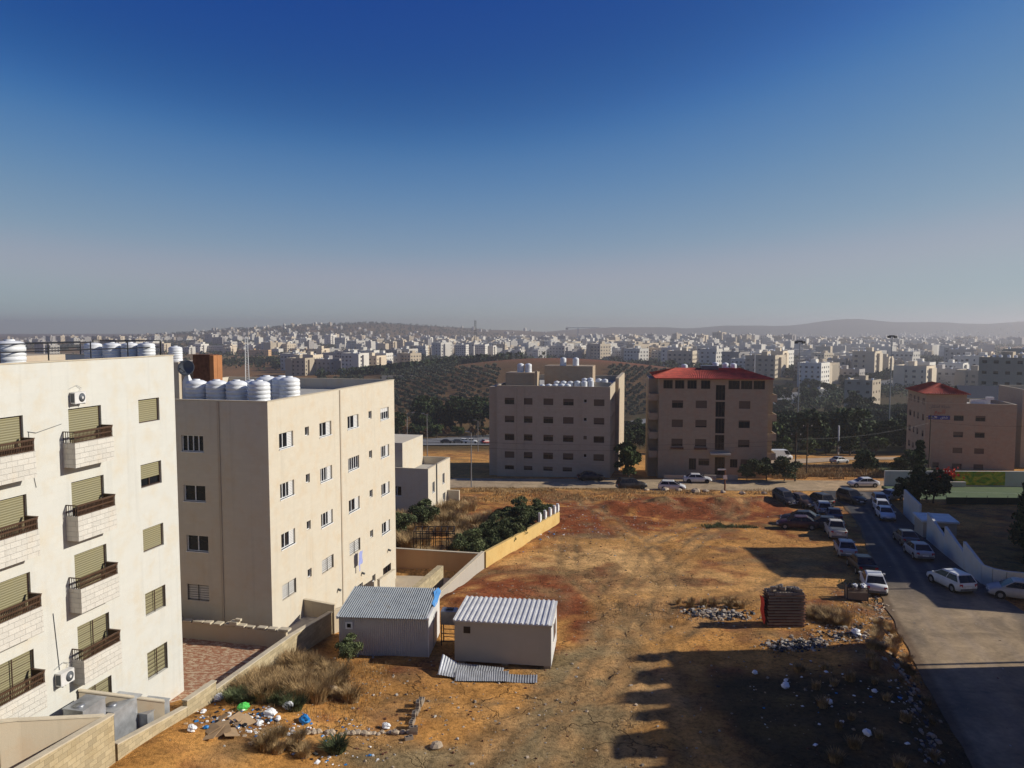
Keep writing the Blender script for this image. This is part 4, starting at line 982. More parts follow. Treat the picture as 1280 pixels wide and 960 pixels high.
m=MB(); m.box((-.06,-.12,H_-.08),(W_+.08,-.004,H_+.003)); m.box((W_+.042,0,H_-.08),(W_+.09,D_,H_+.003)); m.build('roof_trim',['cabin_beige'],c2)
m=MB(); m.box((.55,-.03,1.72),(.95,-.004,2.12)); m.build('window',['glass'],c2)
m=MB(); m.box((W_+.042,1.2,1.0),(W_+.09,2.5,2.1)); f=m.build('window',['frame_white'],c2); m=MB(); m.box((W_+.092,1.28,1.08),(W_+.10,2.42,2.02)); m.build('pane',['glass'],f)
m=MB()
for x in (.2,2.8,5.3):
    for y in (.1,3.4): m.box((x,y,-.6),(x+.4,y+.4,-.004))
m.build('footing',['cement_block'],c2)
tk=empty('tank_stand',(-3.95,47.4,-.1),-R(6),'small steel water tank on a tall frame between the two cabins','tank')
m=MB(); m.box((-.5,-.4,1.5),(.5,.4,2.35)); m.build('body',['grey_metal'],tk); m=MB(); m.box((-.2,-.15,2.353),(.25,.2,2.42)); m.build('lid',['dark_metal'],tk)
m=MB()
for x in (-.46,.46):
    for y in (-.36,.36): m.box((x-.03,y-.03,0),(x+.03,y+.03,1.497))
for z in (.4,.9): m.box((-.46,-.38,z),(.46,-.34,z+.04)); m.box((-.46,.34,z),(.46,.38,z+.04))
m.build('frame',['dark_metal'],tk)
# fallen metal sheets
def sheet(x,y,z,rz,w_,l,curl,label,amp=.02):
    m=MB(); rows=[]; n=24
    for j in range(7):
        r_=[]
        for i in range(n*2+1):
            u=i/(n*2); v=j/6; r_.append((u*l,v*w_,amp*math.sin(i*math.pi/1)+curl(u,v)+(amp if i%2 else -amp)))
        rows.append(r_)
    m.grid(rows,0,False); o=m.build('metal_sheet',['galvanised'],None,(x,y,z),rz); return tag(o,label,'metal sheet','metal sheets lying in front of the white roofed cabin')
zb=hz(-3,42.5)
sheet(-4.2,42.0,zb+.14,-R(6),1.5,3.6,lambda u,v:.42*max(0,.25-u)*3*(.4+v)+.22*v*(1-u),'curled galvanised sheet with one bright bent end')
sheet(-2.2,41.6,zb+.05,-R(3),1.0,3.6,lambda u,v:.04*math.sin(u*6)+.02,'flat ribbed metal sheet lying furthest right')
sheet(-3.2,41.5,zb+.09,-R(1),.9,3.,lambda u,v:.18*v+.03,'short ribbed metal sheet lying under the curled one')
# ---------------- block stack
sx,sy,sz=17.35,50.7,hz(18.5,51)-.05
def block_mesh():
    m=MB(); m.box((0,0,0),(.39,.19,.19)); 
    for x in (.05,.22): m.box((x,.03,.19),(x+.12,.16,.193),1)
    return m.mesh('cement_block',['cement_block','dark_metal'])
BM=block_mesh(); rb=random.Random(5); gname='cement blocks of the tall stack'
def blk(x,y,z,rz,label,group): o=put('cement_block',BM,None,(x,y,z),rz); return tag(o,label,'block',group)
for c in range(12):
    z=sz+c*.205; off_=.0 if c%2 else .06
    for i in range(6):
        for row in (0,1,2): 
            if row==1 and c<11: continue
            blk(sx+off_+i*.4+rb.uniform(-.015,.015),sy+row*.42+rb.uniform(-.03,.03),z,rb.uniform(-.03,.03),'cement block in %s row, course %s of the tall stack'%(('front','middle','back')[row],('one','two','three','four','five','six','seven','eight','nine','ten','eleven','twelve')[c]),gname)
    for j in range(4): blk(sx+2.38+off_,sy+.21+j*.24-.2+.2,z,0,'cement block in the tall square stack on the lot',gname) if False else None
z=sz+12*.205
for i in range(14): blk(sx+rb.uniform(0,2),sy+rb.uniform(0,.9),z+rb.choice((0,0,.0,.19)),rb.uniform(-.9,.9),'loose cement block on top of the tall stack','loose blocks on the stack')
m=MB()
for c in range(1,12): m.box((-.06,-.07,c*.205-.035),(2.55,1.2,c*.205-.004))
tag(m.build('wooden_battens',['rust'],None,(sx,sy,sz)),'thin brown boards laid between courses of the cement block stack','boards')
m=MB(); m.grid([[( -.28+.12*k/5+.05*math.sin(k*2+j),.15+j*.16,2.0-k*.36) for j in range(6)] for k in range(6)]); tag(m.build('red_cloth',['red_cloth'],None,(sx,sy,sz)),'orange red cloth hanging on the left side of the block stack','cloth')
# remains of a low wall: short pile and a line of stones
for i,(dx,dy,dz,rz) in enumerate([(0,0,0,.1),(.02,.0,.2,.2),(.05,.42,0,1.4),(.1,.45,.2,1.5),(.1,1.0,0,1.5),(.1,1.45,.0,1.6),(.12,1.4,.2,1.55),(.15,1.9,0,1.5),(.2,2.4,0,1.5),(.18,2.35,.2,1.5),(.2,2.4,.4,1.6),(.25,2.9,0,1.4),(.25,2.85,.2,1.5),(.3,3.3,0,1.5),(-.1,-.6,0,.4)]):
    blk(-4.9+dx,35.3+dy,hz(-4.9,35.3+dy)+dz-.03,rz,'cement block left in the broken end of a low wall','blocks of the broken low wall')
def rock_mesh(seed,flat=.7):
    rr=random.Random(seed); m=MB(); rows=[]
    for i in range(5):
        th=math.pi*(i+.5)/5; rows.append([(math.sin(th)*math.cos(a)*rr.uniform(.75,1.15),math.sin(th)*math.sin(a)*rr.uniform(.75,1.15),math.cos(th)*flat*rr.uniform(.8,1.1)) for a in [2*math.pi*k/7 for k in range(7)]])
    m.grid(rows,0,False,True); m.face(rows[0]); m.face(rows[-1][::-1]); return m
ROCKS=[rock_mesh(i).mesh('stone',['rock']) for i in range(6)]
def rock(x,y,s,label,group,lift=.3): 
    o=put('stone',random.choice(ROCKS),None,(x,y,hz(x,y)+s*lift),random.uniform(0,6),(s,s*random.uniform(.7,1.2),s*random.uniform(.6,1))); return tag(o,label,'stone',group)
for i in range(26): f=i/25; rock(-9.9+f*5.0+random.uniform(-.12,.12),34.6+f*1.0+random.uniform(-.12,.12),random.uniform(.1,.22),'rough stone in the line running to the broken block wall','line of stones in the foreground')
for i,(x,y,s) in enumerate([(-9.6,39.4,.35),(-3.5,34.2,.3),(26.5,109.5,.7),(28.2,110.3,.5),(30.5,109.6,.45),(33,108.6,.55),(36,108.2,.5),(22.5,111.5,.6),(24.4,110.9,.5),(37.2,106.8,.4),(38.4,107.2,.55),(20,112.4,.4)]): rock(x,y,s,'pale boulder on the near kerb of the sandy street' if y>90 else 'single pale stone lying on the foreground earth','boulders along the street edge' if y>90 else 'single foreground stones')
# loose chips, pebbles and rubble: nobody could count them
def scatter(name,spots,mats,label,size,seed=1,flat=.6,lift=.15):
    rr=random.Random(seed); m=MB()
    for cx,cy,sx_,sy_,n in spots:
        for _ in range(n):
            x=rr.gauss(cx,sx_); y=rr.gauss(cy,sy_); s=rr.uniform(*size)*rr.choice((.6,1,1,1.5)); a=rr.uniform(0,6.28); z=hz(x,y)+s*lift
            T=Matrix.Translation((x,y,z))@Matrix.Rotation(a,4,'Z')@Matrix.Rotation(rr.uniform(-.5,.5),4,'X')
            c=[T@Vector((dx*s*rr.uniform(.7,1.2),dy*s*rr.uniform(.5,1.),dz*s*flat)) for dx,dy,dz in ((-1,-1,-.7),(1,-1,-.7),(1,1,-.7),(-1,1,-.7),(-.7,-.8,.7),(.8,-.7,.7),(.7,.8,.8),(-.8,.7,.6))]
            n0=len(m.v); m.v+=[tuple(p) for p in c]; mi=rr.randrange(len(mats))
            for q in ((4,5,6,7),(0,4,7,3),(1,2,6,5),(0,1,5,4),(3,7,6,2)): m.f.append(tuple(n0+k for k in q)); m.m.append(mi); m.sm.append(False)
    return tag(m.build(name,mats),label,kind='stuff')
scatter('rubble',[(14.9,53.2,1.1,.5,230),(14.2,54.0,1.,.6,200),(18.3,47.2,1.0,.5,300),(17.5,46.6,.8,.4,120),(21.5,48.6,.9,.8,140),(23,50.5,1.,1.,60)],['cement_block','asphalt_roof','rock','concrete','bag_black'],'grey broken block rubble around the stack',(.035,.12),4,lift=.5)
scatter('pebbles',[(2,45,9,12,450),(8,70,12,12,450),(15,92,14,7,500),(-2,36,5,4,260),(20,48,6,6,250),(26,53,1.4,4,350),(22,101,10,4,300),(5,84,7,5,300),(10,112,16,2,300),(-7,40,3,3,180)],['rock','cement_block','rust','concrete'],'small stones strewn over the earth',(.02,.07),6)
scatter('kerb_stones',[(16+i*.72,24+i*2.05 if i<10 else 44+(i-10)*2,.25,.9,26) for i in range(20)],['rock','rock','asphalt_roof'],'broken stones along the edge of the lane',(.04,.14),8)

# ---------------- rubbish
def bag_mesh(mat,seed,thin=False):
    rr=random.Random(seed); m=MB(); rows=[]
    for i in range(9):
        th=math.pi*(i+.3)/9; rows.append([(math.sin(th)*math.cos(a)*rr.uniform(.62,1.2),math.sin(th)*math.sin(a)*rr.uniform(.62,1.2),math.cos(th)*(.8+.3*rr.random())) for a in [2*math.pi*k/12 for k in range(12)]])
    m.grid(rows,0,False,True); m.face(rows[0]); m.face(rows[-1][::-1]); return m.mesh('rubbish_bag',[mat])
BAGS={k:[bag_mesh('bag_'+k,i+n*10) for i in range(3)] for n,k in enumerate(('white','green','blue','black'))}
def bag(x,y,s,c,label,group=None): o=put('rubbish_bag',random.choice(BAGS[c]),None,(x,y,hz(x,y)+s*.45),random.uniform(0,6),(s,s*.8,s*.65)); tag(o,label,'rubbish bag',group)
bag(-13.0,35.9,.32,'green','bright green plastic bag in the rubbish heap'); bag(-9.95,35.6,.34,'blue','shiny blue plastic bag right of the rubbish heap')
bag(-11.6,35.6,.33,'white','large white bag in the middle of the rubbish heap'); bag(-11.0,36.6,.33,'white','pinkish white bag on the far side of the rubbish heap')
bag(-14.7,37.2,.3,'white','white bag against the foot of the low block wall'); bag(-14.4,33.3,.26,'white','white tub lying nearest the camera side of the heap'); bag(-6.1,35.9,.24,'white','small white bag on the end of the stone line')
for i in range(22): 
    a=random.gauss(0,1);b=random.gauss(0,.55); bag(-12.8+a,34.8+b,random.uniform(.1,.2),random.choice(('white','white','white','black','blue')),'small crumpled bag in the rubbish heap by the wall','small bags of the rubbish heap')
for i,(x,y) in enumerate([(16.6,38.8),(17.,35.4),(15.3,41.6),(13.9,42.6),(19.6,40.2),(15.,40.8)]): bag(x,y,random.uniform(.12,.3),'white','pale crumpled plastic lying in the shaded corner of the lot','pale plastic in the shaded corner')
bag(22.5,48.9,.4,'white','white plastic sacking on the rubble right of the block stack'); bag(20.9,31.4,.35,'white','white rag at the dark lane edge near the bottom of the picture')
for i in range(9):
    m=MB(); a,b=random.uniform(.25,.6),random.uniform(.15,.35); m.box((-a,-b,0),(a,b,.02)); x,y=-13.2+random.gauss(0,.8),34.0+random.gauss(0,.5)
    o=m.build('cardboard',['cardboard'],None,(x,y,hz(x,y)+.1)); o.rotation_euler=(random.uniform(-.3,.3),random.uniform(-.3,.3),random.uniform(0,3)); tag(o,'flat piece of cardboard or board in the rubbish heap','cardboard','boards in the rubbish heap')
scatter('litter',[(-12.7,34.8,1.3,.7,260),(-9,35.2,1.5,.5,60),(-8.5,33.2,1.2,.4,50),(18,39,3,3,70),(24,50,1.5,3,50),(8,88,7,5,60),(3,80,2.,6,40)],['bag_white','bag_white','bag_black','cardboard','bag_blue'],'scraps of paper and plastic litter',(.03,.09),12,.4)
# mesh waste bin beside the white car
bn=empty('waste_bin',(26.6,58.0,hz(26.6,58.)),-R(12),'grey mesh waste bin full of rubbish beside the white saloon','waste bin')
m=MB()
for z in (.12,1.1): 
    for a,b in (((-.75,-.5),(.75,-.5)),((.75,-.5),(.75,.5)),((.75,.5),(-.75,.5)),((-.75,.5),(-.75,-.5))): m.tube(a+(z,),b+(z,),.03,seg=5)
for x in (-.75,.75):
    for y in (-.5,.5): m.tube((x,y,0),(x,y,1.15),.035,seg=5)
m.build('frame',['dark_metal'],bn)
m=MB()
for i in range(24): x=-.72+i*.0626; m.box((x,-.505,.12),(x+.03,-.495,1.08)); m.box((x,.495,.12),(x+.03,.505,1.08))
for i in range(16): y=-.47+i*.0626; m.box((-.755,y,.12),(-.745,y+.03,1.08)); m.box((.745,y,.12),(.755,y+.03,1.08))
m.box((-.72,-.47,.1),(.72,.47,.7)); m.build('mesh_panel',['cement_block'],bn)
for i in range(4): o=put('rubbish_bag',BAGS['white' if i%2 else 'black'][i%3],None,(26.2+i*.3,58.0,hz(26.6,58)+1.0),i,.28); tag(o,'rubbish bag heaped in the mesh bin','rubbish bag','bags in the mesh bin')

# ---------------- cars
def make_car(kind,name='parked_car'):
    """nose towards +x, base centre at the origin"""
    spec={ 'sedan':dict(L=4.45,W=1.72,hb=.92,hr=1.42,c=(-1.75,-1.05,.35,1.15),hood=.92,trunk=.95),
           'hatch':dict(L=4.1,W=1.74,hb=.95,hr=1.5,c=(-1.98,-1.5,.3,1.2),hood=.95,trunk=1.0),
           'suv':dict(L=4.6,W=1.84,hb=1.08,hr=1.74,c=(-2.2,-1.8,.4,1.15),hood=1.08,trunk=1.1),
           'pickup':dict(L=5.1,W=1.8,hb=1.08,hr=1.74,c=(-.75,-.55,.75,1.3),hood=1.08,trunk=1.08),
           'van':dict(L=5.6,W=1.95,hb=1.3,hr=2.35,c=(-2.7,-2.6,1.5,2.2),hood=1.3,trunk=1.3)}[kind]
    L,Wd,hb,hr=spec['L'],spec['W']/2,spec['hb'],spec['hr']; c0,c1,c2,c3=spec['c']; wr=.34 if kind in('suv','pickup','van') else .31; ax=L/2-.82
    root=empty(name,(0,0,0)); 
    b=MB(); st=[(-L/2,.80,.42,hb-.22),(-L/2+.06,.9,.3,hb-.05),(-L/2+.3,.97,.24,spec['trunk']),(-ax-wr-.1,1,.22,hb),(-.6,1,.2,hb),(.4,1,.2,hb),(c3,1,.22,hb-.02),(L/2-.5,.98,.24,hb-.12),(L/2-.18,.93,.28,hb-.22),(L/2-.03,.84,.34,hb-.38),(L/2,.76,.42,hb-.45)]
    rows=[]
    for x,wf,zb,zt in st:
        w_=Wd*wf; zm=(zb+zt)/2
        rows.append([(x,-w_*.86,zb),(x,-w_,zb+.12),(x,-w_,zm),(x,-w_*.975,zt-.09),(x,-w_*.90,zt-.01),(x,0,zt+.02),(x,w_*.90,zt-.01),(x,w_*.975,zt-.09),(x,w_,zm),(x,w_,zb+.12),(x,w_*.86,zb)])
    b.grid(rows,0,True); b.face(rows[0][::-1],0); b.face(rows[-1],0)
    for i in range(len(rows)-1): b.face([rows[i][0],rows[i][-1],rows[i+1][-1],rows[i+1][0]],0)
    # greenhouse
    t=.72 if kind!='van' else .86; q=.93 if kind!='van' else .97
    lo=[(c0,-Wd*q,hb-.03),(c3,-Wd*q,hb-.03),(c3,Wd*q,hb-.03),(c0,Wd*q,hb-.03)]; hi=[(c1,-Wd*t,hr-.05),(c2,-Wd*t,hr-.07),(c2,Wd*t,hr-.07),(c1,Wd*t,hr-.05)]
    for i in range(4): j=(i+1)%4; b.face([lo[i],lo[j],hi[j],hi[i]],0)
    tp=[(c1+.08,-Wd*t*.86,hr),(c2-.1,-Wd*t*.86,hr-.01),(c2-.1,Wd*t*.86,hr-.01),(c1+.08,Wd*t*.86,hr)]
    for i in range(4): j=(i+1)%4; b.face([hi[i],hi[j],tp[j],tp[i]],0,True)
    b.face(tp,0)
    if kind=='pickup':
        b.box((-L/2+.15,-Wd*.8,hb+.015),(c0-.1,Wd*.8,hb+.03),1)
    body=b.build('body',['car_paint','grey_plastic'],root); body['painted']=1
    def pane(name,a,bb,c,d,k0=.09,k1=.12,sub=None):
        a,bb,c,d=map(Vector,(a,bb,c,d)); n=(bb-a).cross(d-a).normalized(); cen=(a+bb+c+d)/4
        P=[]
        for p in (a,bb,c,d): P.append(cen+(p-cen)*(1-k1)+n*.012)
        m=MB(); m.face(P); Q=[p-n*.02 for p in P]
        for i in range(4): j=(i+1)%4; m.face([Q[i],Q[j],P[j],P[i]])
        return m.build(name,['glass'],root)
    pane('windscreen',lo[1],lo[2],hi[2],hi[1]); pane('rear_window',lo[3],lo[0],hi[0],hi[3])
    mid=(c1+c2)/2; r_=lambda s,u,v:Vector((c0+(c3-c0)*u,s*Wd*q,hb-.03)).lerp(Vector((c1+(c2-c1)*u,s*Wd*t,hr-.06)),v)
    if kind=='van': sp=((.78,.99),)
    elif kind=='pickup': sp=((.05,.97),)
    else: sp=((.04,.49),(.5,.97))
    for s in (-1,1):
        for u0,u1 in sp:
            P=[r_(s,u0,.08),r_(s,u1,.08),r_(s,u1,.95),r_(s,u0,.95)]
            if s>0: P=[P[1],P[0],P[3],P[2]]
            pane('side_window',*P,k1=.05)
    for s in (-1,1):
        m=MB(); m.box((-.06,-.13,-.07),(.06,.13,.07)); m.build('headlight',['light_lens'],root,(L/2-.11,s*Wd*.68,hb-.36),s*.35)
        m=MB(); m.box((-.04,-.12,-.1),(.04,.12,.1)); m.build('tail_light',['red_lens'],root,(-L/2+.05,s*Wd*.74,hb-.2),-s*.3)
        m=MB(); m.box((-.05,-.09,-.05),(.05,.09,.06)); mo=m.build('mirror',['car_paint'],root,(c3-.25,s*(Wd+.06),hb+.07)); mo['painted']=1
        for xx in (ax,-ax):
            m=MB(); m.lathe([(wr*.6,-.1),(wr*.95,-.1),(wr,-.05),(wr,.05),(wr*.95,.1),(wr*.6,.1)],seg=18); wl=m.build('wheel',['tyre'],root,(xx,s*(Wd-.09),wr)); wl.rotation_euler=(math.pi/2,0,0)
            m=MB(); m.lathe([(wr*.6,-.105),(wr*.55,-.08),(wr*.2,-.07),(wr*.15,-.1),(.01,-.1)],seg=14); m.lathe([(.01,.1),(wr*.15,.1),(wr*.2,.07),(wr*.55,.08),(wr*.6,.105)],seg=14,caps=False); m.build('rim',['grey_metal'],wl)
            m=MB(); m.lathe([(wr+.06,-.004),(wr+.06,.004)],seg=18); a_=m.build('wheel_arch',['tyre'],root,(xx,s*(Wd-.0),wr+.02)); a_.rotation_euler=(math.pi/2,0,0)
    m=MB(); m.box((-.02,-.26,-.06),(.0,.26,.06)); m.build('number_plate',['plate'],root,(-L/2-.01,0,hb-.38)); m=MB(); m.box((0,-.26,-.06),(.02,.26,.06)); m.build('number_plate',['plate'],root,(L/2+.005,0,.5))
    m=MB(); m.box((-L/2-.05,-Wd*.8,.32),(-L/2+.1,Wd*.8,.5)); m.build('rear_bumper',['grey_plastic'],root); m=MB(); m.box((L/2-.1,-Wd*.74,.3),(L/2+.05,Wd*.74,.44)); m.build('front_bumper',['grey_plastic'],root)
    adopt(root); return root
CARS={k:make_car(k) for k in ('sedan','hatch','suv','pickup','van')}
used_first=set()
WHITE=(.62,.62,.60,1);SILVER=(.34,.35,.36,1);BLACK=(.012,.012,.014,1);GREY=(.10,.105,.11,1);BLUE=(.03,.045,.09,1);RED=(.30,.02,.02,1);CREAM=(.5,.46,.38,1);BROWN=(.09,.05,.03,1)
def paint(o,c):
    for ch in o.children:
        if ch.get('painted'): ch.color=c
def car(kind,x,y,heading,c,label,z=None,group=None,lift=.05):
    """heading in degrees of the nose from +x"""
    if kind not in used_first: o=CARS[kind]; used_first.add(kind)
    else: o=copy_tree(CARS[kind])
    for ch in KIDS.get(o.name,[]): 
        if ch.get('painted'): ch.color=c
    o['label']=label; o['category']='car' if kind!='van' else 'van'
    if group: o['group']=group
    a=R(heading); d=1.3
    z0=hz(x,y)+lift; zf=hz(x+math.cos(a)*d,y+math.sin(a)*d); zr=hz(x-math.cos(a)*d,y-math.sin(a)*d)
    o.location=(x,y,(zf+zr)/2+lift if z is None else z); o.rotation_euler=(0,-math.atan2(zf-zr,2*d),a); return o
car('sedan',29.6,61.6,72,WHITE,'white saloon parked with its tail to the camera beside the mesh bin')
car('sedan',30.9,66.5,80,BLACK,'black saloon parked just beyond the nearest white saloon')
car('sedan',32.1,72.6,74,SILVER,'silver saloon seen from behind in the shade, third in the left row')
car('pickup',34.7,81.,75,CREAM,'pickup truck with pale cab and dark rear in the left row')
car('sedan',34.9,84.6,160,BLACK,'black saloon parked across the lot edge nearest the pickup truck')
car('sedan',33.6,88.,158,BLACK,'black saloon parked across the lot just beyond its twin')
car('sedan',32.2,85.2,165,(.05,.008,.012,1),'dark red car nosing out from behind the black saloons')
car('sedan',38.2,89.8,72,BLUE,'dark blue saloon in the left row beyond the two black saloons')
car('hatch',38.7,94.2,75,SILVER,'silver car half hidden behind the dark blue saloon')
car('suv',40.0,98.6,100,BLACK,'black off roader at the head of the left row near the street')
car('hatch',35.8,99.4,-78,(.03,.03,.033,1),'grey estate car at the lot corner facing the camera')
car('sedan',37.6,98.6,-70,BROWN,'brown saloon beside the grey estate at the lot corner')
car('hatch',36.2,62.0,98,WHITE,'white hatchback standing by the white wall on the right of the lane')
car('hatch',39.9,59.3,155,SILVER,'silver hatchback cut by the right edge of the picture')
car('sedan',38.6,71.6,78,SILVER,'pale saloon parked in the shade beyond the white hatchback')
car('sedan',40.4,77.4,76,GREY,'dark grey saloon parked in front of the guard hut')
car('sedan',44.8,90.8,-106,WHITE,'white saloon facing the camera, nearest of the far right row')
car('sedan',46.6,95.4,-106,WHITE,'white saloon second in the far right row')
car('hatch',48.4,99.6,-106,SILVER,'silver car third in the far right row')
car('suv',45.4,101.4,-80,BLACK,'black off roader standing in the mouth of the lane')
car('sedan',51.4,103.2,-150,SILVER,'silver saloon parked askew by the start of the white wall')
car('sedan',12.9,124.0,3,BLACK,'black saloon parked in the shade of the middle beige block')
car('suv',18.4,116.8,10,BLACK,'black off roader on the near edge of the sandy street')
car('hatch',24.4,115.6,-12,WHITE,'white estate car on the near edge of the sandy street')
car('sedan',29.6,121.2,-8,WHITE,'white saloon in front of the red roofed block')
car('sedan',54.0,116.6,178,WHITE,'white saloon side on at the right end of the sandy street')
car('van',59,168,10,WHITE,'large white box van beyond the red roofed block',lift=.1)
car('sedan',68,158,30,SILVER,'silver car parked on the sandy track')
for i,(x,y,h,k,c,l) in enumerate([(-24.5,284,8,'sedan',BLACK,'black car leftmost in the distant car park'),(-20.3,285.5,8,'sedan',GREY,'grey car second from left in the distant car park'),(-15.4,282,4,'pickup',WHITE,'white pickup truck in the distant car park'),(-17.8,290,10,'hatch',WHITE,'white car at the back of the distant car park'),(-9.3,277,40,'sedan',RED,'red car in the distant car park'),(-9.8,281.5,30,'sedan',WHITE,'white car beside the red one in the distant car park'),(-6,276,50,'sedan',BLACK,'black car by the corner of the middle beige block'),
    (84,208,5,'sedan',GREY,'grey car parked under the trees beyond the sandy track'),(90,206,5,'hatch',SILVER,'pale car parked under the trees beyond the sandy track'),(107,203,8,'sedan',SILVER,'silver car parked left of the block with the roof sign')]): car(k,x,y,h,c,l,lift=.45 if i<7 else .15)
for i,(f,k,c,s) in enumerate([(.42,'sedan',WHITE,6),(.47,'van',WHITE,6),(.5,'sedan',SILVER,-6),(.53,'sedan',WHITE,-6),(.56,'hatch',WHITE,5),(.585,'sedan',BLACK,-5),(.61,'sedan',WHITE,6),(.64,'van',GREY,-6),(.66,'sedan',WHITE,-6),(.69,'sedan',SILVER,6)]):
    seg=f*(len(HWY)-1); k0=int(seg); fr=seg-k0; (xa,ya),(xb,yb)=HWY[k0],HWY[k0+1]; x=xa+(xb-xa)*fr; y=ya+(yb-ya)*fr; h=math.degrees(math.atan2(yb-ya,xb-xa)); n=Vector((-(yb-ya),xb-xa)).normalized()*s
    car(k,x+n.x,y+n.y,h if s<0 else h+180,c,'small car driving on the distant highway','' or None,'cars on the distant highway',lift=.6)

# ---------------- right side: boundary wall, hut, pitch, mural
wall('white_wall',[(48.6,93.8,.1),(45.6,84.5,.35)],.22,'white_stone','pale wall at the top of the lane beside the parked silver saloon')
seg=[((43.6,79.2),(41.7,72.6),.35),((41.7,72.6),(40.2,67.0),.75),((40.2,67.0),(39.3,62.8),1.1)]
ww=empty('stepped_wall',(43.6,79.2,0),0,'long white wall stepping down beside the lane on the right','wall')
m=MB(); tops=[(.75,-.05),(1.0,.15),(1.1,.3)]
for (a,b,_),(za,zb) in zip(seg,tops):
    A=Vector((a[0]-43.6,a[1]-79.2,0)); B=Vector((b[0]-43.6,b[1]-79.2,0)); d=(B-A).normalized(); n=Vector((-d.y,d.x,0))*.12
    P=[A-n,B-n,B+n,A+n]; Z1=[za,zb,zb,za]; lo=[p+Vector((0,0,-4)) for p in P]; hi=[p+Vector((0,0,z)) for p,z in zip(P,Z1)]
    for i in range(4): j=(i+1)%4; m.face([lo[i],lo[j],hi[j],hi[i]])
    m.face(hi)
cv=[(39.3,62.8,.3),(39.6,61.9,.28),(40.3,61.3,.25),(41.6,61.0,.2),(43.5,61,.2),(52,61.6,.2)]
for a,b in zip(cv[:-1],cv[1:]):
    A=Vector((a[0]-43.6,a[1]-79.2,0)); B=Vector((b[0]-43.6,b[1]-79.2,0)); d=(B-A).normalized(); n=Vector((-d.y,d.x,0))*.12
    P=[A-n,B-n,B+n,A+n]; Z1=[a[2],b[2],b[2],a[2]]; lo=[p+Vector((0,0,-4)) for p in P]; hi=[p+Vector((0,0,z)) for p,z in zip(P,Z1)]
    for i in range(4): j=(i+1)%4; m.face([lo[i],lo[j],hi[j],hi[i]])
    m.face(hi)
m.build('masonry',['white_stone'],ww)
gh=empty('guard_hut',(44.2,80.0,-2.6),-R(14),'small flat roofed guard hut at the end of the white wall','hut')
m=MB(); m.box((-.6,0,-.5),(2.6,3.4,2.1)); m.build('wall',['beige_stone'],gh); m=MB(); m.box((-.8,-.2,2.103),(2.8,3.6,2.3)); m.build('roof',['white_sheet'],gh); m=MB(); m.box((.3,-.03,.7),(1.6,-.003,1.6)); m.build('window',['glass'],gh)
m=MB(); m.box((-11,-5,-.4),(24,4.6,0)); o=m.build('sports_pitch',['court_green'],None,(66,108.3,-3.45),-R(1)); tag(o,'green artificial pitch in the shade behind the lane',kind='structure')
m=MB(); m.box((-11,-.012,-.0),(24,.012,.006)); tag(m.build('pitch_line',['frame_white'],None,(66,108.5,-3.443),-R(9)),'pale line marked across the green pitch',kind='structure')
mw=empty('pitch_wall',(55.5,113.0,-3.4),-R(1.5),'pale wall behind the pitch with a yellow green painted mural and red flowers','wall')
m=MB(); m.box((0,0,-1),(38,.3,2.2)); m.build('masonry',['white_stone'],mw)
m=MB(); m.box((9.4,-.03,.1),(17.6,-.003,2.15)); m.build('mural',['mural'],mw)
m=MB(); m.box((9.2,-.6,-.0),(11.6,-.05,.7)); m.build('planter',['white_stone'],mw)
fl=MB(); rr=random.Random(4)
for i in range(120):
    x,y,z=rr.gauss(8.5,.75),rr.gauss(-.9,.3),rr.gauss(1.8,.45); s=rr.uniform(.1,.2); a=rr.uniform(0,3); fl.face([(x-s*math.cos(a),y-s*math.sin(a),z-s),(x+s*math.cos(a),y+s*math.sin(a),z-s),(x+s*math.cos(a),y+s*math.sin(a),z+s),(x-s*math.cos(a),y-s*math.sin(a),z+s)])
tag(fl.build('bougainvillea_bush',['red_cloth'],None,(55.5,113.,-3.4),-R(1.5)),'bright red flowering bush in front of the painted mural','bush')
def fence(name,p0,p1,h,label,mat='shade_net',n=10,cat='fence'):
    t=empty(name,(p0[0],p0[1],0),0,label,cat); d=Vector((p1[0]-p0[0],p1[1]-p0[1],0)); m=MB()
    for i in range(n):
        a=d*(i/n); b=d*((i+1)/n); za=p0[2]+(p1[2]-p0[2])*i/n; zb=p0[2]+(p1[2]-p0[2])*(i+1)/n
        nn=Vector((-d.y,d.x,0)).normalized()*.015
        m.face([a+Vector((0,0,za)),b+Vector((0,0,zb)),b+Vector((0,0,zb+h)),a+Vector((0,0,za+h))]); m.face([b+nn+Vector((0,0,zb)),a+nn+Vector((0,0,za)),a+nn+Vector((0,0,za+h)),b+nn+Vector((0,0,zb+h))])
    m.build('net',[mat],t)
    for i in range(n+1):
        a=d*(i/n); za=p0[2]+(p1[2]-p0[2])*i/n; m=MB(); m.tube((a.x,a.y,za-.8),(a.x,a.y,za+h+.25),.035,seg=6); m.build('post',['dark_metal'],t)
    return t
fence('net_fence',(57.5,100.3,-4.4),(84,99.4,-4.4),2.05,'dark net fence along the near side of the green pitch')
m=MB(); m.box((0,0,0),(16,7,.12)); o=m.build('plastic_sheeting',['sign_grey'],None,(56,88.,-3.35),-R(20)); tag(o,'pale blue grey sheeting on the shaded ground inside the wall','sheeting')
fence('railing_fence',(62,114.5,-1.2),(95,113.6,-1.2),2.3,'thin wire fence standing above the wall behind the pitch','dark_metal',9) if False else None
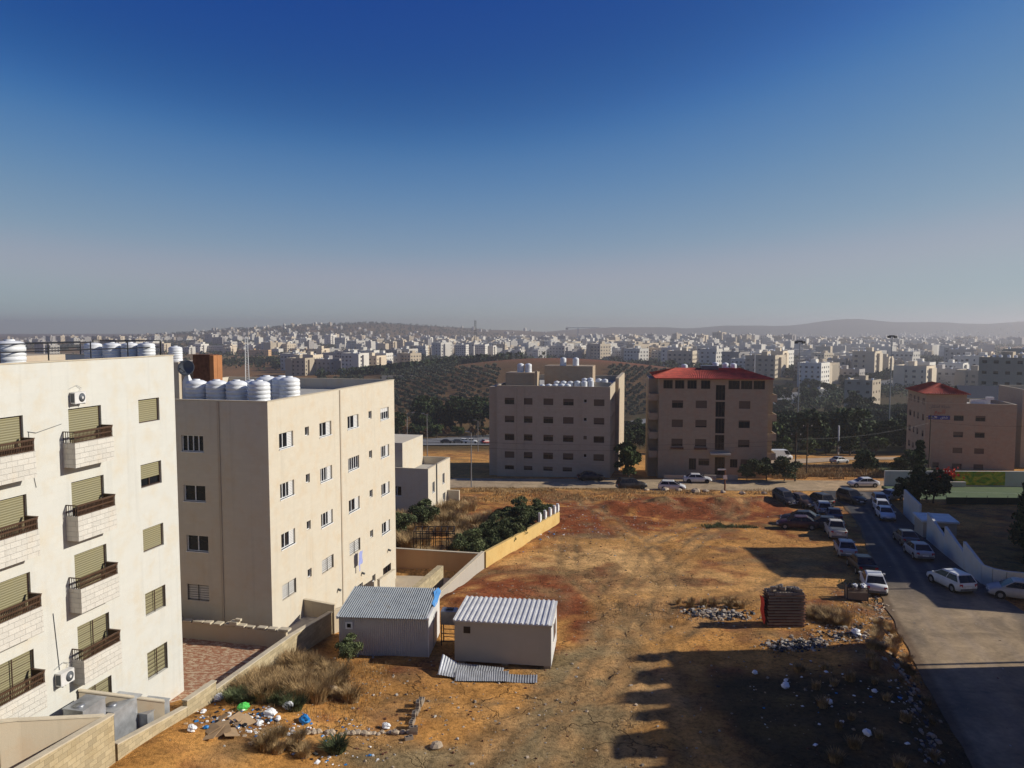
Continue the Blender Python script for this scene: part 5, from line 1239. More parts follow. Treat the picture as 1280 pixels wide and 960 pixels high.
# ---------------- poles
def pole(x,y,h,r0,r1,mat,name,label,cat='pole',parts=None,group=None,z=None):
    t=empty(name,(x,y,hz(x,y) if z is None else z),0,label,cat,group); m=MB(); m.tube((0,0,-.6),(0,0,h),r0,r1,seg=10); m.build('post',[mat],t)
    if parts: parts(t)
    return t
def lampparts(h,arm,mat='grey_metal'):
    def f(t):
        m=MB(); m.tube((0,0,h-.1),(arm,0,h+.15),.045,.035,seg=6); m.build('arm',[mat],t); m=MB(); m.box((arm-.1,-.14,h+.1),(arm+.55,.14,h+.22)); m.build('lamp_head',['grey_metal'],t)
    return f
pole(-6.4,119.3,8.7,.10,.07,'grey_metal','street_lamp','grey street lamp at the near edge of the sandy street left of the middle block','street lamp',lampparts(8.7,-.8))
pole(-23.5,171,10.5,.11,.07,'grey_metal','street_lamp','thin street lamp just right of the cream block edge in the distance','street lamp',lampparts(10.5,1.2),z=-9.5)
pole(-19.6,176,10,.11,.07,'grey_metal','street_lamp','thin street lamp second from the cream block edge in the distance','street lamp',lampparts(10,-1.2),z=-9.8)
pole(-9.6,215,9,.11,.07,'grey_metal','street_lamp','thin street lamp just left of the middle block by the car park','street lamp',lampparts(9,-1.2),z=-15)
def crossarm(h):
    def f(t):
        m=MB(); m.box((-.8,-.05,h-.6),(.8,.05,h-.5)); m.build('crossarm',['wood_pole'],t)
        for x in (-.7,0,.7): m=MB(); m.tube((x,0,h-.5),(x,0,h-.3),.04,seg=6); m.build('insulator',['frame_white'],t)
    return f
pole(50.4,130,9.2,.13,.09,'wood_pole','power_pole','dark wooden pole right of the two in the dry field','pole',crossarm(9.2))
pole(45.2,121.2,8,.13,.09,'wood_pole','power_pole','dark wooden pole left of the two beside the sandy street','pole',crossarm(8))
pole(46.8,148,22,.16,.09,'galvanised','power_pole','tall pale pole standing right beside the red roofed block','pole')
pole(74.6,136,10.5,.13,.09,'wood_pole','power_pole','dark pole in front of the block with the roof sign','pole',crossarm(10.5))
pole(92,133,10,.13,.09,'wood_pole','power_pole','dark pole near the right edge above the pitch wall','pole',crossarm(10))
pole(84,196,8,.2,.2,'frame_white','marker_post','white painted post among the trees left of the signed block','post',z=-13)
for x,y,h,l in ((41.5,48.3,9.8,'wooden pole beyond the right edge casting its shadow on the lane'),(46.5,62.2,11.5,'second wooden pole beyond the right edge behind the white wall')): pole(x,y,h,.14,.1,'wood_pole','power_pole',l,'pole',crossarm(h))
def floodparts(h):
    def f(t):
        m=MB(); m.lathe([(.9,0),(1.1,.15),(1.1,.35),(.9,.45)],seg=12); m.build('crown_ring',['dark_metal'],t,(0,0,h-.4))
        for k in range(4):
            a=k*math.pi/2+.4; m=MB(); m.box((-.5,-.25,-.35),(.5,.25,.35)); m.build('floodlight',['dark_metal'],t,(1.35*math.cos(a),1.35*math.sin(a),h-.5),a+math.pi/2)
    return f
pole(82.4,220,32,.2,.1,'grey_metal','floodlight_mast','tall floodlight mast left of the pair above the trees','floodlight mast',floodparts(32),z=-15.6)
pole(128.5,260,38,.22,.11,'grey_metal','floodlight_mast','tall floodlight mast nearer the right edge above the trees','floodlight mast',floodparts(38),z=-20.5)
sp=empty('sign_post',(31.6,112.6,hz(31.6,112.6)),-R(5),'rusty post with a small white plate and a lamp bracket by the street','sign')
m=MB(); m.tube((0,0,-.3),(0,0,3.3),.12,seg=8); m.build('post',['rust'],sp); m=MB(); m.box((-.28,-.17,1.9),(.28,-.13,2.5)); m.build('plate',['frame_white'],sp); m=MB(); m.box((-1.1,-.06,3.2),(.1,.06,3.4)); m.build('bracket',['frame_white'],sp)
def wire(a,b,sag,label):
    m=MB(); a=Vector(a); b=Vector(b); n=16; P=[a.lerp(b,i/n)-Vector((0,0,sag*4*(i/n)*(1-i/n))) for i in range(n+1)]
    for p,q in zip(P[:-1],P[1:]): m.tube(p,q,.02,seg=4,caps=False)
    tag(m.build('power_line',['dark_metal']),label,'power line')
wire((-30,117,4.2),(45.2,121.2,2.2),1.4,'thin power line sagging along the street before the middle block'); wire((-30,117,3.4),(45.2,121.2,1.6),1.6,'lower power line along the street before the middle block')
wire((45.2,121.2,2.4),(74.6,136,3.2),.8,'power line from the street pole to the signed block pole'); wire((74.6,136,3.4),(92,133,3.),.4,'power line between the two poles before the signed block'); wire((92,133,3.),(125,128,3.),.5,'power line leaving the picture at the right edge')
# lattice mast behind block 2 and a far one
def lattice(name,x,y,z,h,w_,label,mats=('frame_white',),cat='mast',k=24):
    t=empty(name,(x,y,z),.3,label,cat); m=MB()
    for i in range(4):
        a=math.pi/4+i*math.pi/2; m.tube((w_*math.cos(a),w_*math.sin(a),0),(w_*.6*math.cos(a),w_*.6*math.sin(a),h),w_*.09,seg=5)
    m.build('legs_frame',[mats[0]],t); m=MB()
    for j in range(k):
        z0,z1=h*j/k,h*(j+1)/k
        for i in range(4):
            a=math.pi/4+i*math.pi/2; b=a+math.pi/2; s0=w_*(1-.4*j/k); s1=w_*(1-.4*(j+1)/k); m.tube((s0*math.cos(a),s0*math.sin(a),z0),(s1*math.cos(b),s1*math.sin(b),z1),w_*.05,seg=4,caps=False)
    m.build('bracing',[mats[-1]],t); return t
p=X2@Vector((-10.2,14.2,14.6)); lattice('lattice_mast',p.x,p.y,14.65,4.6,.22,'white lattice mast on the cream block roof beside its stair tower')
lattice('antenna_tower',-81,1700,-31,68,3.2,'very tall dark antenna tower far away over the city',('dark_metal',),k=14)
# ---------------- vegetation
def cards(name,P,S,mat,seed=0,upright=0.,mats=None,mi=None):
    """one quad leaf per point P (n,3) with size S (n,)"""
    rg=np.random.default_rng(seed); n=len(P)
    a=rg.normal(size=(n,3)); a/=np.linalg.norm(a,axis=1)[:,None]; a[:,2]+=upright*np.sign(a[:,2]); a/=np.linalg.norm(a,axis=1)[:,None]
    b=np.cross(a,rg.normal(size=(n,3))); b/=np.linalg.norm(b,axis=1)[:,None]; b*=.55
    S=S[:,None]; V=np.stack([P-a*S*.6,P+b*S,P+a*S,P-b*S],1).reshape(-1,3)
    me=bpy.data.meshes.new(name); F=np.arange(4*n,dtype=np.int32)
    me.vertices.add(4*n); me.vertices.foreach_set('co',V.astype(np.float32).reshape(-1)); me.loops.add(4*n); me.loops.foreach_set('vertex_index',F)
    me.polygons.add(n); me.polygons.foreach_set('loop_start',np.arange(0,4*n,4,dtype=np.int32)); me.polygons.foreach_set('loop_total',np.full(n,4,dtype=np.int32))
    for q in (mats or [mat]): me.materials.append(M[q])
    if mi is not None: me.polygons.foreach_set('material_index',mi.astype(np.int32))
    me.update(); return me
def crown(seed,n,size,rad,h0,clumps=16,mat='leaf_mid',cr=.42,shape='round'):
    rg=np.random.default_rng(seed); C=[];Rr=[]
    for i in range(clumps):
        d=rg.normal(size=3); d/=np.linalg.norm(d); f=rg.uniform(.35,.95)
        if shape=='cone': z=rg.uniform(0,1); C.append([rg.uniform(-.5,.5)*(1-z)*rad[0],rg.uniform(-.5,.5)*(1-z)*rad[1],h0-rad[2]+2*rad[2]*z]); Rr.append(max(.2,(1.05-z)*.6)*rad[0])
        else: C.append([d[0]*rad[0]*f,d[1]*rad[1]*f,h0+d[2]*rad[2]*f*(.8 if d[2]<0 else 1)]); Rr.append(cr*min(rad)*rg.uniform(.6,1.25))
    C=np.array(C);Rr=np.array(Rr); k=rg.integers(0,clumps,n); d=rg.normal(size=(n,3)); d/=np.linalg.norm(d,axis=1)[:,None]; d[:,2]=np.where(d[:,2]<-.3,-d[:,2],d[:,2])
    r=Rr[k]*rg.uniform(.55,1.08,n)
    P=C[k]+d*r[:,None]*np.array([1,1,.8]); S=size*rg.uniform(.6,1.4,n)
    return cards('crown',P,S,mat,seed+1)
def trunk_mesh(h,r,seed=0,limbs=5,spread=1.6,top=None):
    rr=random.Random(seed); m=MB(); x=y=0; pz=0; top=top or h*1.5
    pts=[(0,0,-.5,r*1.25)]
    for i in range(1,5): x+=rr.uniform(-.08,.08)*h/3; y+=rr.uniform(-.08,.08)*h/3; pts.append((x,y,h*i/4,r*(1-.12*i)))
    for a,b in zip(pts[:-1],pts[1:]): m.tube(a[:3],b[:3],a[3],b[3],seg=7,caps=False)
    for i in range(limbs):
        a=6.28*i/limbs+rr.uniform(-.4,.4); z=h*rr.uniform(.6,1.); q=(x*z/h,y*z/h,z); e=(q[0]+math.cos(a)*spread*rr.uniform(.6,1),q[1]+math.sin(a)*spread*rr.uniform(.6,1),z+rr.uniform(.4,1)*(top-h))
        mid=tuple((u+v)/2+rr.uniform(-.12,.12) for u,v in zip(q,e)); m.tube(q,mid,r*.5,r*.32,seg=6,caps=False); m.tube(mid,e,r*.32,r*.1,seg=5,caps=False)
    return m.mesh('trunk',['bark'])
KIND={}
def treekind(k,**a):
    KIND[k]=[(crown(a['seed']+i*13,a['n'],a['size'],a['rad'],a['h0'],a.get('clumps',16),a['mat'],a.get('cr',.42),a.get('shape','round')),trunk_mesh(a['th'],a['tr'],a['seed']+i,5,a['rad'][0]*.6,a['h0']+a['rad'][2]*.5)) for i in range(a.get('var',3))]
treekind('park',seed=100,n=3000,size=.42,rad=(3.6,3.6,3.4),h0=4.1,th=1.8,tr=.25,mat='leaf_dark',clumps=20)
treekind('light',seed=150,n=2600,size=.42,rad=(3.1,3.1,2.8),h0=3.5,th=1.5,tr=.22,mat='leaf_mid',clumps=18)
treekind('rust',seed=180,n=1100,size=.4,rad=(2.2,2.2,1.6),h0=2.8,th=1.4,tr=.14,mat='leaf_rust',clumps=14)
treekind('cypress',seed=200,n=2600,size=.4,rad=(3.0,3.0,6.5),h0=8.,th=4,tr=.35,mat='leaf_dark',shape='cone',clumps=34)
treekind('tall',seed=230,n=3600,size=.5,rad=(4.2,4.2,5.5),h0=9.,th=5,tr=.4,mat='leaf_dark',clumps=30,cr=.36)
treekind('olive',seed=260,n=420,size=.55,rad=(2.0,2.0,1.4),h0=2.5,th=1.2,tr=.2,mat='leaf_olive',clumps=9,cr=.6)
treekind('shrub',seed=300,n=7000,size=.085,rad=(1.3,1.3,1.0),h0=1.1,th=.6,tr=.06,mat='leaf_bush',clumps=16,cr=.5)
treekind('street',seed=330,n=3200,size=.24,rad=(1.4,1.4,1.9),h0=2.5,th=1.,tr=.1,mat='leaf_mid',clumps=18,cr=.5)
def tree(k,x,y,s,label,group=None,name='tree',cat='tree',z=None,rz=None,sz=1.):
    c,t=random.choice(KIND[k]); r=empty(name,(x,y,hz(x,y) if z is None else z),random.uniform(0,6.3) if rz is None else rz,label,cat,group)
    r.scale=(s,s,s*sz); put('crown',c,r); put('trunk',t,r); return r
def inpoly(x,y,pl):
    c=False
    for (x0,y0),(x1,y1) in zip(pl,pl[1:]+pl[:1]):
        if (y0>y)!=(y1>y) and x<(x1-x0)*(y-y0)/(y1-y0)+x0: c=not c
    return c
def fill(pl,n,dmin,seed):
    rr=random.Random(seed); xs=[p[0] for p in pl]; ys=[p[1] for p in pl]; out=[]
    for _ in range(n*40):
        x,y=rr.uniform(min(xs),max(xs)),rr.uniform(min(ys),max(ys))
        if inpoly(x,y,pl) and all(math.hypot(x-a,y-b)>dmin for a,b in out): out.append((x,y))
        if len(out)>=n: break
    return out
# park between the right hand blocks and the highway
for x,y in fill([(60,200),(118,192),(150,225),(205,300),(262,455),(205,440),(130,345),(74,290)],165,7.0,1):
    k=random.choice(('park','park','light')) ; tree(k,x,y,random.uniform(1.1,1.7),('dark dense tree' if k=='park' else 'mid green tree')+(' in the nearest rows of the park below the masts' if y<245 else ' in the middle of the park below the masts' if y<330 else ' at the far end of the park by the highway'),'trees of the park below the masts')
for x,y in fill([(62,182),(90,190),(110,192),(66,196)],7,4.5,2): tree('light',x,y,random.uniform(.6,.85),'small green tree at the park edge by the sandy track','small trees at the park edge')
tree('tall',178,395,1.25,'tallest dark tree standing above the park beside the highway')
tree('tall',187,402,1.05,'tall dark tree right beside the tallest one in the park'); tree('cypress',172,386,1.0,'pointed dark conifer left of the tallest park tree')
for x,y in fill([(26,190),(60,190),(78,290),(50,380),(36,300)],34,7,3): tree('park',x,y,random.uniform(.8,1.2),'dark tree glimpsed between the beige block and the red roofed block','trees between the two middle blocks')
for x,y in fill([(150,440),(330,680),(420,820),(330,780),(180,560)],45,11,4): tree('park',x,y,random.uniform(.9,1.4),'dark roadside tree along the far side of the highway','trees along the distant highway')
for x,y in fill([(290,520),(420,690),(470,660),(330,440)],40,10,44): tree('park',x,y,random.uniform(.9,1.4),'dark tree beyond the highway at the right','trees right of the highway')
# left grove beyond the car park
for x,y in fill([(-42,335),(-2,345),(2,390),(-46,385)],20,7,5): tree(random.choice(('tall','tall','park')),x,y,random.uniform(.95,1.35),'dark tall tree of the grove beyond the distant car park','trees of the grove beyond the car park')
for x,y in fill([(-62,318),(0,322),(0,338),(-62,334)],26,4.2,6): tree('rust' if random.random()<.6 else 'light',x,y,random.uniform(.8,1.15),'rust and green low tree along the back of the distant car park','low trees behind the car park')
tree('tall',-47,318,.85,'dark tree beside the edge of the cream block above the car park'); tree('park',-52,330,1.1,'dark tree just right of the cream block edge by the car park'); tree('park',-41,322,.9,'dark tree second from the cream block edge by the car park')
# olive orchard on the hill: those that show largest are trees of their own
oc=[]; a_=.45
for i in range(-60,90):
    for j in range(0,90):
        x0,y0=i*8.0,j*8.0; x=x0*math.cos(a_)-y0*math.sin(a_)+150; y=x0*math.sin(a_)+y0*math.cos(a_)+420
        x+=random.uniform(-.8,.8); y+=random.uniform(-.8,.8)
        u=x/y; 
        if 425<y<(725 if u<-.07 else 655) and (-.17<u<-.018 or .125<u<.205) and random.random()<.93 and not(-50<x<5 and y<430): 
            if dist_poly(x,y,HWY)>24: oc.append((x,y))
oc.sort(key=lambda p:p[1]); 
for x,y in oc[:290]: tree('olive',x,y,random.uniform(.85,1.2),'olive tree '+('in the lowest rows' if y<495 else 'low on the slope' if y<530 else 'half way up' if y<570 else 'in the upper rows' if y<610 else 'along the top rows')+(' of the orchard' if x<0 else ' of the orchard behind the red roof'),'olive trees of the orchard','olive_tree')
P=[];S=[]; rg=np.random.default_rng(3)
for i in range(900):
    y=rg.uniform(440,700); x=-y*rg.uniform(.19,.6)
    if dist_poly(x,y,HWY)>24: oc.append((x,y))
for x,y in oc[290:]:
    n=60; d=rg.normal(size=(n,3)); d/=np.linalg.norm(d,axis=1)[:,None]; c=np.array([x,y,hz(x,y)+2.3]); P.append(c+d*np.array([2.1,2.1,1.5])*rg.uniform(.5,1,(n,1))); S.append(rg.uniform(.7,1.2,n))
print('orchard',len(oc))
if P: tag(put('olive_grove',cards('olive_grove',np.concatenate(P),np.concatenate(S),'leaf_olive',5)),'farther rows of the olive orchard rising up the hill',kind='stuff')
# far woods
def wood(name,spots,label,h=7,size=2.2,mat='leaf_dark',seed=9,dens=1.):
    rg=np.random.default_rng(seed); P=[];S=[]
    for cx,cy,rx,ry,ang,n in spots:
        n=int(n*dens); q=rg.normal(size=(n,2))*.5; X_=cx+q[:,0]*rx*math.cos(ang)-q[:,1]*ry*math.sin(ang); Y_=cy+q[:,0]*rx*math.sin(ang)+q[:,1]*ry*math.cos(ang); Zb=height(X_,Y_)
        for k in range(14):
            d=rg.normal(size=(n,3)); d/=np.linalg.norm(d,axis=1)[:,None]; P.append(np.stack([X_,Y_,Zb+h*.55],1)+d*np.array([h*.5,h*.5,h*.45])); S.append(rg.uniform(.6,1.3,n)*size)
    return tag(put(name,cards(name,np.concatenate(P),np.concatenate(S),mat,seed)),label,kind='stuff')
wood('far_wood',[(560,1600,620,60,.15,1900),(380,1250,200,40,.2,400),(700,2080,700,90,.1,1500),(420,1150,300,60,.3,800),(1050,2600,700,120,0,900),(330,900,160,60,.6,500),(640,1330,300,90,.4,700),(330,860,130,90,.2,420),(480,1000,200,120,.2,600),(250,1000,120,60,.1,260),(-90,770,90,16,0,160),(-110,745,50,20,0,120),(560,760,140,80,.3,300),(-230,1010,140,60,0,200)],'dark belts of woodland among the houses on the right',8,2.6)
wood('scattered_trees',[(-20,1010,260,40,0,500),(-230,1150,250,70,.2,500),(-100,1500,700,160,0,900),(-700,1900,700,200,0,800),(-500,2500,900,300,0,900),(250,1300,300,120,0,500),(500,2500,900,300,0,900),(-900,3300,900,500,0,1400),(300,3300,1500,500,0,900)],'scattered dark trees among the far houses',7,2.6,seed=19)
wood('roadside_trees',[(150,455,30,14,.6,60),(205,505,34,16,.65,90),(240,560,34,18,.75,90),(285,600,40,18,.8,70),(120,500,40,20,.5,60),(330,620,60,40,.8,120),(230,420,30,20,.5,40),(110,395,26,16,.6,40)],'low roadside trees on both banks of the distant highway',6,1.1,seed=29)
# overgrown garden behind the yellow wall
for i,(x,y,s) in enumerate([(-3.6,69.5,1.05),(-2.2,72.,1.15),(-.9,74.8,1.2),(-4.6,72.3,1.1),(-2.6,75.8,1.0),(.3,77.8,1.15),(.2,81.,1.1),(-1.5,79.5,1.0),(1.8,83.3,1.2),(2.9,86.,1.2),(1.2,87.2,1.15),(-1.,86.5,1.),(3.2,88.9,.9)]):
    tree('shrub',x,y,s*random.uniform(.75,1.3),'grey green shrub of the thicket behind the yellow wall','shrubs behind the yellow wall','shrub','shrub')
tree('shrub',-9.9,84.5,1.6,'dark shrub at the foot of the small cream house',None,'shrub','shrub'); tree('shrub',-12.3,81.,1.3,'dark shrub between the cream house and the orange wall',None,'shrub','shrub')
tree('shrub',-9.6,43.9,.75,'green bush growing at the corner of the corrugated cabin',None,'bush','bush')
tree('street',18.8,122.3,1.5,'bushy young tree left of the red roofed block entrance wall'); tree('shrub',40.8,121.7,1.9,'dark bush at the right corner of the red roofed block'); tree('shrub',43.6,121.6,1.7,'dark bush farther right of the red roofed block'); tree('shrub',37.8,122.2,1.2,'small dark bush under the red roofed block')
def drymesh(seed,n,h,r,mat='leaf_dry',lean=.5,wd=.012):
    rr=random.Random(seed); m=MB()
    for _ in range(n):
        a=rr.uniform(0,6.28); q=r*math.sqrt(rr.random())*.6; x,y=q*math.cos(a),q*math.sin(a); hh=h*rr.uniform(.5,1.1); b=a+rr.uniform(-.8,.8); l=lean*hh*rr.uniform(.2,1.2)
        w_=wd*rr.uniform(.7,1.5); c,s=math.cos(b+1.57)*w_,math.sin(b+1.57)*w_; mx,my=x+math.cos(b)*l*.35,y+math.sin(b)*l*.35; ex,ey=x+math.cos(b)*l,y+math.sin(b)*l
        m.face([(x-c,y-s,-.05),(x+c,y+s,-.05),(mx+c,my+s,hh*.6),(mx-c,my-s,hh*.6)]); m.face([(mx-c,my-s,hh*.6),(mx+c,my+s,hh*.6),(ex+c*.3,ey+s*.3,hh),(ex-c*.3,ey-s*.3,hh)])
    return m.mesh('dry_shrub',[mat])
DRY=[drymesh(i,620,.85,.85,lean=.8,wd=.009) for i in range(4)]; DRYS=[drymesh(10+i,150,.5,.45) for i in range(3)]; GRN=[drymesh(20+i,600,.5,.7,'leaf_bush',1.1,.014) for i in range(2)]
def tuft(ms,x,y,s,label,group,name='dry_shrub',cat='shrub'): o=put(name,random.choice(ms),None,(x,y,hz(x,y)),random.uniform(0,6),(s,s,s*random.uniform(.8,1.15))); tag(o,label,cat,group)
for x,y in fill([(-14.6,38.2),(-11.8,36.8),(-8.2,38.4),(-9.4,42.0),(-11.6,43.6),(-13.0,43.2)],40,.66,7): tuft(DRY,x,y,random.uniform(.55,1.0),'brown dry shrub in the thick clump against the low block wall','dry shrubs along the low block wall')
for x,y in fill([(-13.8,36.9),(-10.6,36.4),(-10.4,37.6),(-13.6,38)],9,.5,8): tuft(GRN,x,y,random.uniform(.6,1.),'low green weed on the shaded edge of the rubbish heap','green weeds by the rubbish heap','weed','weed')
for x,y in fill([(-11.,32.6),(-8.6,32.8),(-9,34.2),(-10.8,34.4)],8,.5,9): tuft(DRY,x,y,random.uniform(.4,.65),'small dry shrub right below the rubbish heap','small dry shrubs below the rubbish heap')
tuft(GRN,-8.0,33.6,1.,'green weed clump below the line of stones',None,'weed','weed')
for x,y in fill([(12.5,55.5),(17,55.2),(17,57),(12.5,57)],12,.7,10): tuft(DRYS,x,y,random.uniform(.7,1.1),'dry shrub on the far side of the rubble by the block stack','dry shrubs behind the rubble')
for x,y in fill([(20.6,52.2),(22.5,50.5),(23.8,53.2),(22,54.5)],12,.6,11): tuft(DRY,x,y,random.uniform(.5,.85),'dry shrub just right of the block stack','dry shrubs right of the stack')
for x,y in fill([(24.6,45.3),(27.2,53.5),(25.6,53.),(22.,45.5)],22,.8,12): tuft(DRY,x,y,random.uniform(.35,.65),'straw coloured shrub on the bank above the lane','straw shrubs on the lane bank')
for x,y in fill([(14,31),(23,34),(24.,44),(17,45)],22,1.2,13): tuft(DRYS,x,y,random.uniform(.6,1.2),'dark tangled shrub in the shaded corner above the lane','shrubs in the shaded corner')
for x,y in fill([(-19,72),(-5,69.5),(-2,80),(2,90),(-7,97),(-18,96)],60,1.8,14): tuft(DRY,x,y,random.uniform(1.,1.9),'brown tangled growth in the yard behind the orange wall','tangled growth of the overgrown yard')
m_=MB(); rr=random.Random(6)
for i in range(7): 
    x=-9.3+i*.62; m_.tube((x,0,-3.2),(x,0,-.2),.04,seg=5); m_.tube((x,1.8,-3.2),(x,1.8,-.2),.04,seg=5); m_.tube((x,0,-.2),(x,1.8,-.2),.03,seg=5)
for z in (-.2,-.9): m_.tube((-9.3,0,z),(-5.5,0,z),.04,seg=5); m_.tube((-9.3,1.8,z),(-5.5,1.8,z),.04,seg=5)
tag(m_.build('pergola',['dark_metal'],None,(0,71.5,1.0)),'thin dark pipe pergola in the overgrown yard','pergola')
# dry field right of the sandy street
def grass(name,spots,label,h,mat='leaf_dry',seed=1,wd=.03):
    rg=np.random.default_rng(seed); V=[]
    for cx,cy,rx,ry,n in spots:
        x=cx+rg.uniform(-1,1,n)*rx; y=cy+rg.uniform(-1,1,n)*ry; k=fbm(x,y,4,3,seed)>-.12; x=x[k];y=y[k];n_=len(x); q=(x<lerp_line(ROAD_L,y)-.5)|(y>112); x=x[q]; y=y[q]; n_=len(x); z=height(x,y); a=rg.uniform(0,3.14,n_); hh=h*rg.uniform(.4,1.2,n_); dx,dy=np.cos(a)*wd,np.sin(a)*wd; lx,ly=rg.normal(size=(2,n_))*h*.3
        V.append(np.stack([np.stack([x-dx,y-dy,z-.03],1),np.stack([x+dx,y+dy,z-.03],1),np.stack([x+lx+dx*.3,y+ly+dy*.3,z+hh],1),np.stack([x+lx-dx*.3,y+ly-dy*.3,z+hh],1)],1))
    V=np.concatenate(V).reshape(-1,3); n=len(V)//4; me=bpy.data.meshes.new(name); me.vertices.add(4*n); me.vertices.foreach_set('co',V.astype(np.float32).reshape(-1)); me.loops.add(4*n); me.loops.foreach_set('vertex_index',np.arange(4*n,dtype=np.int32)); me.polygons.add(n); me.polygons.foreach_set('loop_start',np.arange(0,4*n,4,dtype=np.int32)); me.polygons.foreach_set('loop_total',np.full(n,4,dtype=np.int32)); me.materials.append(M[mat]); me.update()
    return tag(put(name,me),label,kind='stuff')
grass('dry_grass',[(60,138,17,9,16000),(50,131,6,5,4500)],'tall dry grass of the field beyond the sandy street',.7,seed=2,wd=.045)
grass('verge_grass',[(18,111.5,24,4,12000),(5,107,12,5,5000)],'low dry weeds along the near side of the sandy street',.26,seed=12,wd=.035)
grass('short_dry_grass',[(-10.5,40,3.5,4,3000),(24,50,2.5,6,2500),(12,54,6,3,1200),(20,47,5,2,900),(14,108,10,4,3500),(-5,115,10,3,2500)],'short dry grass and weeds on the lot',.22,seed=3,wd=.012)
grass('low_green_weeds',[(24,87,4,1.6,2500),(30,60,3,3,300)],'patch of low grey green weeds on the lot',.25,'leaf_bush',seed=4,wd=.04)
# dark trees inside the white wall on the right
for x,y,s in [(47.5,68.5,.55),(49,71,.6),(50.4,73.6,.62),(46.3,66.0,.5),(52,76,.6),(48.2,64.5,.5)]: tree('cypress',x,y,s,'narrow dark conifer in the shade inside the stepped white wall','narrow conifers inside the white wall','conifer_tree')
for x,y,s in [(52,66,.8),(55,70,.9),(50,62.5,.7),(57,75,.9),(45,63.2,.5)]: tree('park',x,y,s,'dark low tree in the shade behind the curved white wall','dark trees behind the curved white wall')
tree('cypress',53.6,100,.72,'spiky dark conifer standing in front of the painted mural',None,'conifer_tree',sz=.8)
tree('park',56.2,101,.62,'round dark tree with light edges beside the red flowers'); tree('park',51.8,99.5,.5,'dark small tree at the far end of the lane wall')
for x,y in [(70,132),(66,129),(73,139),(62,133)]: tree('park',x,y,random.uniform(.45,.6),'dark bushy tree left of the block with the roof sign','bushy trees at the foot of the signed block')
for x,y in fill([(64,134),(73,128),(75,140),(68,150)],14,2,30): tuft(GRN,x,y,2.2,'dark scrub on the shaded slope left of the signed block','scrub on the shaded slope','scrub','shrub')
# ---------------- the far city
def house_mesh(seed,W,D,floors,mat,extras=True,windows=True):
    rr=random.Random(seed); m=MB(); H=floors*3.2+.8
    m.box((-W/2,-D/2,-8),(W/2,D/2,H),0,skip='b')
    m.box((-W/2+.3,-D/2+.3,H+.004),(W/2-.3,D/2-.3,H+.02),2)
    for (a,b,c,d) in ((-W/2,-D/2,W/2,-D/2+.3),(-W/2,D/2-.3,W/2,D/2),(-W/2,-D/2+.3,-W/2+.3,D/2-.3),(W/2-.3,-D/2+.3,W/2,D/2-.3)): m.box((a,b,H+.003),(c,d,H+.9),0)
    sx=rr.uniform(-W*.25,W*.15); m.box((sx,-1.5,H+.05),(sx+3.6,3,H+3.2),0)
    for i in range(rr.randint(1,4)): x=rr.uniform(-W*.4,W*.4); y=rr.uniform(-D*.35,D*.3); m.lathe([(.6,0),(.6,1.3),(.3,1.5)],(x,y,H+.05),8,3)
    if extras:
        if rr.random()<.6: bw=W*rr.uniform(.25,.4); s=rr.choice((-1,1)); m.box((s*W/2-(bw if s>0 else 0),-D/2-1.4,-8),(s*W/2+(0 if s>0 else bw),-D/2-.003,H-rr.choice((0,3.2))),0)
        if rr.random()<.5: m.box((W/2+.003,-D*.2,-8),(W/2+1.5,D*.3,H-.5),0)
    if windows:
        nx=max(2,int(W/3.6)); ny=max(2,int(D/3.8)); e=.09
        for f in range(floors):
            z=f*3.2+1.
            for i in range(nx):
                x=-W/2+W*(i+.5)/nx; w_=rr.choice((.7,.9,.9,.45)); m.box((x-w_,-D/2-e,z),(x+w_,-D/2-.003,z+1.35),1,skip='Yb')
                if rr.random()<.22: m.box((x-w_-.4,-D/2-1.2,z-.9),(x+w_+.4,-D/2-.1,z-.05),0)
            for i in range(ny):
                y=-D/2+D*(i+.5)/ny; w_=rr.choice((.7,.9,.9,.45)); m.box((W/2+.003,y-w_,z),(W/2+e,y+w_,z+1.35),1,skip='-b'); m.box((-W/2-e,y-w_,z),(-W/2-.003,y+w_,z+1.35),1,skip='+b')
    return m.mesh('wall',[mat,'far_window','roof_screed','white_plastic'])
PROTO=[]; rp=random.Random(11)
for i in range(22):
    PROTO.append((house_mesh(i,rp.uniform(13,22),rp.uniform(12,18),rp.choice((3,4,4,5,5,4)),rp.choice(('far_white','far_white','far_white','far_cream','far_cream','far_grey')))))
LONG=[house_mesh(50+i,rp.uniform(38,60),14,3,mt,False) for i,mt in enumerate(('far_ochre','far_cream','far_white'))]
TALL=[house_mesh(60+i,18,16,7,mt) for i,mt in enumerate(('far_white','far_grey','far_cream'))]
CITY=[]
def place_house(x,y,ms,label,group,s=1.,rz=None,cat='building',name='city_building',sz=1.):
    o=put(name,random.choice(ms),None,(x,y,hz(x,y)),random.choice((-13,-13,-30,-20,-40) if x<0 else (-35,-50,-42,-60,-28))*math.pi/180+random.uniform(-.08,.08) if rz is None else rz,(s,s,s*sz)); tag(o,label,cat,group); CITY.append(o); return o
OCC=[]
def zone(t0,t1,y0,y1,n,label,group,dmin=24,ms=PROTO,s=(1.1,1.6),seed=1,avoid=True):
    """houses between two sight angles and two distances; t = x/y"""
    rr=random.Random(seed); k=0
    for _ in range(n*60):
        if k>=n: break
        y=y0*(y1/y0)**rr.random(); x=y*rr.uniform(t0,t1)
        if any(math.hypot(x-a,y-b)<dmin for a,b in OCC): continue
        if avoid and float(dist_poly(x,y,HWY))<26: continue
        if gau(x,y,30,720,190,170)>.3: continue
        if fbm(x,y,200,3,seed+40)<-.28: continue
        OCC.append((x,y)); k+=1; place_house(x,y,ms,label,group,rr.uniform(*s))
    return k
